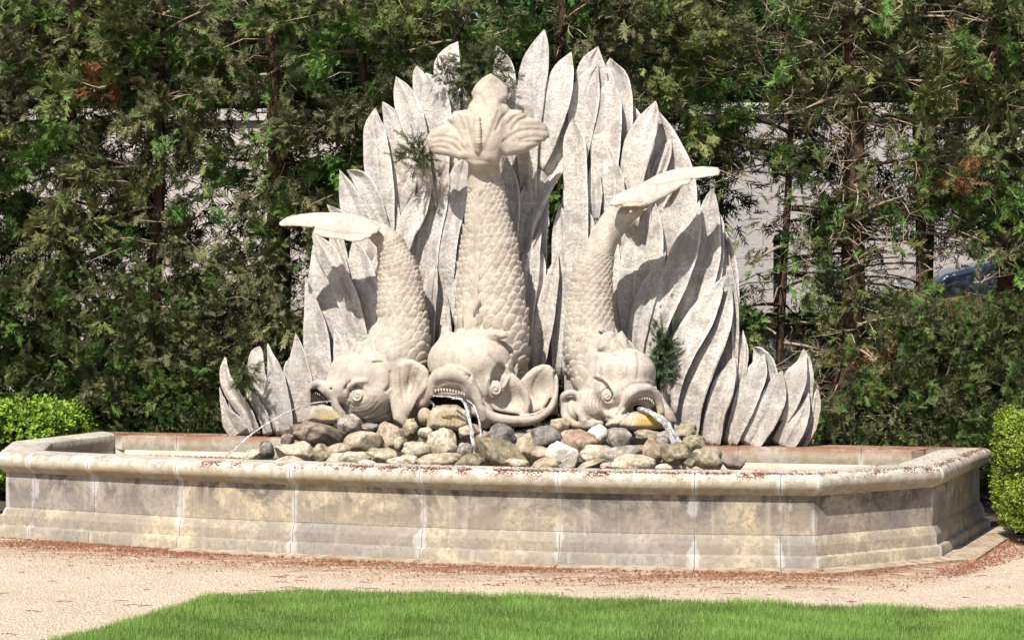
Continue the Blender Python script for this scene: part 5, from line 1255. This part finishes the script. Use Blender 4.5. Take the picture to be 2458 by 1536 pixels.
for i, (u, d, lb, tr_, br, de) in enumerate(TR): cypress(uX(u, d), d, 40 + i, lb, tr_, 6.2, br, de)
# second row, one metre further back, tinted darker to stand for the shade inside the hedge
def back_cypress(X, Y, seed):
    r = np.random.default_rng(seed); root = empty('cypress_tree', (X, Y, 0), 'shade-tinted cypress of the second row, mostly hidden behind the front row of the hedge', 'tree', 'second row of cypresses'); z = np.linspace(0, 6.2, 12)
    V, Fc = tube(np.stack([X + .04 * np.sin(z + seed), Y + 0 * z, z], 1), .05 * (1 - .1 * z), 8); mesh('trunk', V, Fc, M['bark'], root)
    nc = 210; hz = r.uniform(.1, 6.1, nc); a = r.uniform(0, 6.28, nc); rr = np.sqrt(r.random(nc)) * .9; cen = np.stack([X + np.cos(a) * rr, Y + np.sin(a) * rr * .7, hz], 1)
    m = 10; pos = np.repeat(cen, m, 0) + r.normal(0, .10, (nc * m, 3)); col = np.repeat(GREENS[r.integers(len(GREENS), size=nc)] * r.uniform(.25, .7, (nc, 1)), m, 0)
    k = gap_keep(pos, r); pos, col = pos[k], col[k]; N = len(pos); ax = r.normal(size=(N, 3)) + [0, -.3, -.5]; ax /= np.linalg.norm(ax, axis=1)[:, None]
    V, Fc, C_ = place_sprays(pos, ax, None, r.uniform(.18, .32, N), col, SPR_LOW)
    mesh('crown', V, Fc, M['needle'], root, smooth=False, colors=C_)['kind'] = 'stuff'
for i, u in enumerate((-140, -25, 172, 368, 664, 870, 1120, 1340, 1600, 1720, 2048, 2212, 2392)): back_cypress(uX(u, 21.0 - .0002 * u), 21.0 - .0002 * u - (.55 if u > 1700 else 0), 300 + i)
# front growth: sprays reaching towards the camera over the back ledge fill the lower hedge
def low_growth(u0, u1, n, label, seed, v0, v1, dcol=1.0):
    r = np.random.default_rng(seed); u = r.uniform(u0, u1, n); v = r.uniform(v0, v1, n); dl = (17.68 + .3) / (1 + .28 * (u - 1229) / F_PX)
    d = dl + r.uniform(.05, .5, n); c0 = P(u, v, d); m = 8
    pos = np.repeat(c0, m, 0) + r.normal(0, .05, (n * m, 3)); ax = r.normal(0, .6, (n * m, 3)) + np.array([0, -.6, .1]); ax /= np.linalg.norm(ax, axis=1)[:, None]
    col = np.repeat(GREENS[r.integers(len(GREENS), size=n)] * r.uniform(.45, 1.3, (n, 1)), m, 0) * dcol; k = gap_keep(pos, r); k &= pos[:, 2] > .1
    sz = r.uniform(.10, .19, n * m); uu = 1229 + pos[:, 0] / pos[:, 1] * F_PX; k &= pos[:, 1] + ax[:, 1] * sz > dslab(uu) + .2
    V, Fc, C_ = place_sprays(pos[k], ax[k], None, sz[k], col[k])
    return V, Fc, C_
for (u0, u1, n, lb, sd, v0, v1) in [(-60, 560, 260, 'low trailing cypress growth along the back ledge left of the screen', 3, 640, 1050), (1880, 2500, 240, 'low trailing cypress growth along the back ledge right of the screen', 4, 700, 1075)]:
    V, Fc, C_ = low_growth(u0, u1, n, lb, sd, v0, v1); o = mesh('trailing_foliage', V, Fc, M['needle'], smooth=False, colors=C_); tag(o, lb, 'foliage', kind='stuff')
# sprigs that poke through and over the screen
def sprig(u, v, w0, n, su, sv, label, seed, size=.13, tint=(.06,.075,.03), down=0):
    r = np.random.default_rng(seed); uu = u + r.normal(0, su * .45, n); vv = v + r.normal(0, sv * .45, n); pos = SP(uu, vv, w0 + r.normal(0, 12, n))
    ax = np.stack([(uu - u) / su * .8 + r.normal(0, .4, n), -.35 + r.normal(0, .35, n), -(vv - v) / sv * .8 + r.normal(0, .4, n) - down], 1); ax /= np.linalg.norm(ax, axis=1)[:, None]
    root = empty('cypress_sprig', SP(u, v, w0), label, 'sprig', 'sprigs growing over the leaf screen')
    V, Fc, C_ = place_sprays(pos, ax, None, r.uniform(.7, 1.2, n) * size, np.array(tint) * r.uniform(.6, 1.5, (n, 1))); mesh('foliage', V, Fc, M['needle'], root, smooth=False, colors=C_)['kind'] = 'stuff'
    mb = MB(); c0 = SP(u, v, w0); b0 = SP(u + 8, v - 10, 60)
    mb.tube(np.array([b0, (b0 + c0) / 2 + [0, 0, .02], c0]), [.008, .006, .003], 5)
    for k in range(5):
        e_ = SP(u + r.normal(0, su * .6), v + r.normal(0, sv * .6), w0); mb.tube(np.array([c0, (c0 + e_) / 2, e_]), [.004, .003, .0015], 4)
    mb.build('stem', M['twig'], root)
sprig(1000, 372, -90, 90, 42, 44, 'cypress sprig hanging in front of the leaves left of the middle fish tail', 1, .12)
sprig(1160, 165, -60, 130, 56, 40, 'cypress sprig spilling over the top of the screen behind the middle fish tail', 2, .15)
sprig(1070, 172, -50, 50, 38, 18, 'thin cypress sprig across the top leaf left of the middle fish tail', 3, .11, (.06,.06,.035))
sprig(1112, 205, -55, 60, 26, 36, 'cypress sprig dangling between the two top leaves', 6, .12)
sprig(588, 890, -85, 90, 26, 42, 'cypress sprig drooping over the low leaves at the left end', 4, .11, (.075,.085,.035), .3)
sprig(1594, 850, -62, 150, 24, 66, 'green cypress sprig growing up through the slit beside the right fish', 5, .11, (.05,.085,.035), -.3)

# ------------------------------------------------------------------ clipped shrubs at both ends
def shrub(u, v, d, rx, ry, rz, n, label, tint, seed, leaf=.022, box=.8):
    r = np.random.default_rng(seed); c = P(u, v, d); root = empty('green_shrub', (c[0], c[1], 0), label, 'shrub', 'clipped green shrubs beside the basin')
    q = r.normal(size=(n, 3)); q /= np.linalg.norm(q, axis=1)[:, None]; q = np.sign(q) * np.abs(q) ** box
    ph = r.uniform(0, 6, 4); bump_ = 1 + .07 * np.sin(q[:, 0] * 7 + ph[0]) * np.sin(q[:, 2] * 6 + ph[1]) + .05 * np.sin(q[:, 0] * 15 + q[:, 1] * 13 + ph[2])
    rad = (1 - r.random(n) ** 2.2 * .45) * bump_; pos = c + q * rad[:, None] * [rx, ry, rz]
    k = pos[:, 2] > .03; pos, q, rad = pos[k], q[k], rad[k]; n = len(pos); nl = 7
    # each shoot: a few leaves round a short axis
    ax = q + [0, 0, .5] + r.normal(0, .35, (n, 3)); ax /= np.linalg.norm(ax, axis=1)[:, None]
    A = np.cross(ax, r.normal(size=(n, 3))); A /= np.linalg.norm(A, axis=1)[:, None]; B = np.cross(ax, A); V = []; C_ = []
    base = np.array(tint) * r.uniform(.65, 1.35, (n, 1)) * np.where(r.random((n, 1)) < .2, 1.25, 1)
    for k in range(nl):
        a = k * 2.4 + r.uniform(0, 6, n); o_ = (np.cos(a)[:, None] * A + np.sin(a)[:, None] * B); dr = o_ * .8 + ax * .7; dr /= np.linalg.norm(dr, axis=1)[:, None]
        p0 = pos + ax * (k / nl * .05) + o_ * .004; sdv = np.cross(dr, ax); sdv /= np.linalg.norm(sdv, axis=1)[:, None] + 1e-9; L_ = leaf * r.uniform(.7, 1.3, (n, 1)); w_ = L_ * .3
        V.append(np.stack([p0, p0 + dr * L_ * .5 + sdv * w_, p0 + dr * L_, p0 + dr * L_ * .5 - sdv * w_], 1)); C_.append(np.repeat((base * (.8 + .06 * k))[:, None], 4, 1))
    V = np.concatenate(V).reshape(-1, 3); C_ = np.concatenate(C_).reshape(-1, 3); Fc = np.arange(len(V)).reshape(-1, 4)
    mesh('foliage', V, Fc, M['needle'], root, smooth=False, colors=C_)['kind'] = 'stuff'
    mb = MB()
    for k in range(7):
        e_ = c + r.normal(0, .3, 3) * [rx, ry, rz]; s0 = np.array([c[0] + r.uniform(-.08, .08), c[1] + r.uniform(-.08, .08), 0]); mb.tube(np.array([s0, (s0 + e_) / 2 + r.normal(0, .03, 3), e_]), [.014, .01, .005], 5)
    mb.build('stem', M['bark'], root)
shrub(62, 1068, 19.15, .60, .50, .41, 7500, 'bright green rounded shrub behind the left corner of the basin', (0.16,0.26,0.028), 1, .035, .6)
shrub(2508, 1128, 15.75, .34, .42, .44, 8500, 'yellow green shrub at the right edge beside the basin end', (0.17,0.23,0.028), 2, .020, .5)

# ------------------------------------------------------------------ beyond the hedge: walls, street, cars, pole, trees
g = G('rendered_wall', 0.9, 0.1); c = g.mix(g.noise(g.pos(), 1.2, 5), (0.46, 0.415, 0.39), (0.54, 0.49, 0.455)); g.color(c); g.bump(g.noise(g.pos(), 28, 5), .6, .02); M['render'] = g.m
g = G('lilac_render', 0.9, 0.1); c = g.mix(g.noise(g.pos((1, 1, 3)), 2.5, 5), (0.36, 0.335, 0.335), (0.42, 0.395, 0.395)); g.color(c); g.bump(g.noise(g.pos(), 24, 6, .7), .7, .02); M['render2'] = g.m
M['coping'] = plain('coping', (0.48, 0.45, 0.42)); M['parapet'] = m_basin('parapet_stone')
wl = empty('street_wall', (-3, 24.4, 0), 'long sunlit pale rendered wall seen through gaps in the left hedge', 'wall')
mb = MB(); mb.box((-9, 24.4, -.6), (1.2, 24.75, 4.10)); mb.build('wall_face', M['render'], wl, smooth=False)
mb = MB(); mb.box((-9.05, 24.33, 4.10), (1.22, 24.82, 4.24)); mb.build('coping', M['coping'], wl, smooth=False)
wr = empty('house_wall', (5, 25.0, 0), 'greyish lilac rendered house wall behind the right hedge', 'wall')
mb = MB(); mb.box((1.24, 24.9, -.6), (10, 25.2, 4.22)); mb.build('wall_face', M['render2'], wr, smooth=False)
mb = MB(); mb.box((1.24, 24.82, 4.22), (10.05, 25.26, 4.36)); mb.build('coping', M['coping'], wr, smooth=False)
pp = empty('parapet_wall', (4.5, 20.5, 0), 'low shadowed stone retaining wall with timber rail behind the right hedge', 'wall')
mb = MB(); mb.box((1.7, 20.35, 0), (8, 20.65, 1.62)); mb.build('wall_face', M['render2'], pp, smooth=False)
for k in range(3):
    mb = MB(); mb.box((1.66, 20.27 + .0 * k, 1.624 + k * .055), (8, 20.6, 1.672 + k * .055)); mb.build('rail', M['bark'], pp, smooth=False)
st = mesh('street', [(-12, 20.66, -.30), (12, 20.66, 1.1), (12, 24.3, 1.1), (-12, 24.3, -.30)], [(0, 1, 2, 3)], plain('street_asphalt', (.06, .06, .062)), smooth=False); st['kind'] = 'structure'
pb = MB(); px_ = uX(1866, 21.2); pb.tube(np.array([(px_, 21.2, -.1), (px_, 21.2, 2.2), (px_, 21.2, 2.52)]), [.045, .043, .043], 14); pb.tube(np.array([(px_, 21.2, 2.52), (px_, 21.2, 2.60)]), [.06, .03], 14)
tag(pb.build('street_post', plain('post_paint', (.025, .025, .03), .5)), 'dark upright street post in front of the lilac wall right of the screen', 'post')
def car(x0, y0, z0, slope, label, paint):
    root = empty('parked_car', (x0, y0, z0), label, 'car'); root.rotation_euler = (0, -math.atan(slope), 0)
    prof = [(-2.05,.30),(-2.10,.55),(-2.0,.78),(-1.2,.95),(-.55,1.38),(.0,1.46),(.75,1.44),(1.45,1.05),(2.0,.98),(2.12,.7),(2.08,.3)]
    def seg_(pr, y, name, mat, inset=0):
        n = len(pr); V = [(a, -y, b) for a, b in pr] + [(a, y, b) for a, b in pr]; Fc = [tuple(range(n))[::-1], tuple(range(n, 2*n))] + [(i, (i+1) % n, n+(i+1) % n, n+i) for i in range(n)]
        o = mesh(name, V, Fc, mat, None, sharp=50); o.parent = root; bv = o.modifiers.new('b', 'BEVEL'); bv.width = .05; bv.segments = 3; return o
    seg_(prof, .86, 'body', paint)
    glass = M['glass']
    seg_([(-1.12,.98),(-.54,1.36),(-.02,1.43),(.72,1.41),(1.36,1.07)], .875, 'window', glass)
    seg_([(-1.235,.96),(-.60,1.375),(-.57,1.40),(-1.245,.985)], .74, 'windscreen', glass)
    for sx in (-1.3, 1.3):
        for sy in (-1, 1):
            V, Fc = tube(np.array([(sx, sy * .70, .31), (sx, sy * .89, .31)]), [.31, .31], 20); w_ = mesh('wheel', V, Fc, M['rubber'], None, smooth=False); w_.parent = root
            V, Fc = tube(np.array([(sx, sy * .80, .31), (sx, sy * .90, .31)]), [.19, .17], 16); h_ = mesh('rim', V, Fc, M['chrome'], None, smooth=False); h_.parent = w_
    return root
M['glass'] = plain('car_glass', (.25, .33, .45), .05, .9, .5); M['rubber'] = plain('tyre', (.02, .02, .02)); M['chrome'] = plain('wheel_rim', (.5, .5, .52), .3, .5, .9)
car(5.35, 22.3, .88, .117, 'pale blue grey car parked uphill behind the right hedge', plain('car_paint_blue', (.50, .57, .68), .25, .6, .1))
car(-4.1, 22.3, -.10, .058, 'white car glimpsed through the left hedge beside the low leaves', plain('car_paint_white', (.62, .68, .72), .2, .6, .1))
def far_tree(x, y, h, rx, seed, label, tint, n=15000):
    r = np.random.default_rng(seed); root = empty('broadleaf_tree', (x, y, 0), label, 'tree', 'trees beyond the street wall'); z = np.linspace(0, h * .8, 8)
    V, Fc = tube(np.stack([x + .1 * np.sin(z), y + 0 * z, z], 1), .22 * (1 - .08 * z), 9); mesh('trunk', V, Fc, M['bark'], root)
    nc = 130; cq = r.normal(size=(nc, 3)); cq /= np.linalg.norm(cq, axis=1)[:, None]; cen = np.array([x, y, h * .62]) + cq * r.uniform(.3, 1, (nc, 1)) * [rx, 1.3, h * .42]; m = n // nc
    pos = np.repeat(cen, m, 0) + r.normal(0, .26, (nc * m, 3)); N = len(pos); nn = r.normal(size=(N, 3)) + [0, -.4, .8]; nn /= np.linalg.norm(nn, axis=1)[:, None]; A = np.cross(nn, r.normal(size=(N, 3))); A /= np.linalg.norm(A, axis=1)[:, None]; B = np.cross(nn, A); s_ = r.uniform(.07, .14, (N, 1))
    V = np.stack([pos - A * s_, pos + B * s_ * .55, pos + A * s_, pos - B * s_ * .55], 1).reshape(-1, 3); C_ = np.repeat(np.repeat(np.array(tint) * r.uniform(.6, 1.4, (nc, 1)), m, 0), 4, 0)
    mesh('crown', V, np.arange(N * 4).reshape(-1, 4), M['needle'], root, smooth=False, colors=C_)['kind'] = 'stuff'
FT = [(-6.8,28,'far dark broadleaf tree at the left end'),(-4.2,27.5,'far dark tree above the pale wall, left part'),(-1.9,28.2,'far tree above the wall behind the left shoulder of the screen'),(.6,27.4,'vivid green far tree showing over the top of the screen'),(2.7,28,'far tree above the lilac wall near the bare trunk'),(4.9,27.6,'far green tree right of the bare trunk'),(7.0,28.3,'far dark broadleaf tree at the right end')]
for i, (x, y, lb) in enumerate(FT): far_tree(x, y, 8.2 + .5 * math.sin(i * 2), 1.75, 70 + i, lb, (0.045, 0.12, 0.02) if i in (3, 4) else (0.02, 0.04, 0.014))
# dry leaves on the ground
def dry_leaf(u, v, ln, label, seed, rot):
    d = F_PX * HC / (v - HOR); c = P(u, v, d); r = np.random.default_rng(seed); ns, nt_ = 12, 7; V = []
    for i in range(ns):
        t = i / (ns - 1); wd = math.sin(math.pi * t ** .8) * .36 + .01
        for j in range(nt_):
            s_ = -1 + 2 * j / (nt_ - 1); x = (t - .5) * ln; y = s_ * wd * ln * (1 + .15 * math.sin(t * 25)); z = .012 + abs(s_) ** 1.6 * ln * .22 + .03 * ln * math.sin(t * 9 + s_ * 4) + ln * .18 * (t - .4) ** 2; V.append((x, y, z))
    Fc = [(i*nt_+j, i*nt_+j+1, (i+1)*nt_+j+1, (i+1)*nt_+j) for i in range(ns-1) for j in range(nt_-1)]
    g_ = M['dryleaf']; o = mesh('dry_leaf', V, Fc, g_); o.location = tuple(float(q) for q in c); o.rotation_euler = (0, 0, R(rot)); sm = o.modifiers.new('s', 'SOLIDIFY'); sm.thickness = .002
    tag(o, label, 'leaf', 'large dry leaves on the ground')
g = G('dry_leaf_mat', .8, .2); g.color(g.mix(g.noise(g.co('Object'), 30, 4), (.42, .19, .07), (.22, .085, .04))); M['dryleaf'] = g.m
dry_leaf(2128, 1350, .20, 'curled rust brown dry leaf on the paving by the angled end of the basin', 1, 12)
dry_leaf(1668, 1359, .16, 'orange dry leaf against the foot of the basin below its long front wall', 2, -14)
dry_leaf(1968, 1376, .07, 'small brown dry leaf at the front right corner of the basin', 3, 40)
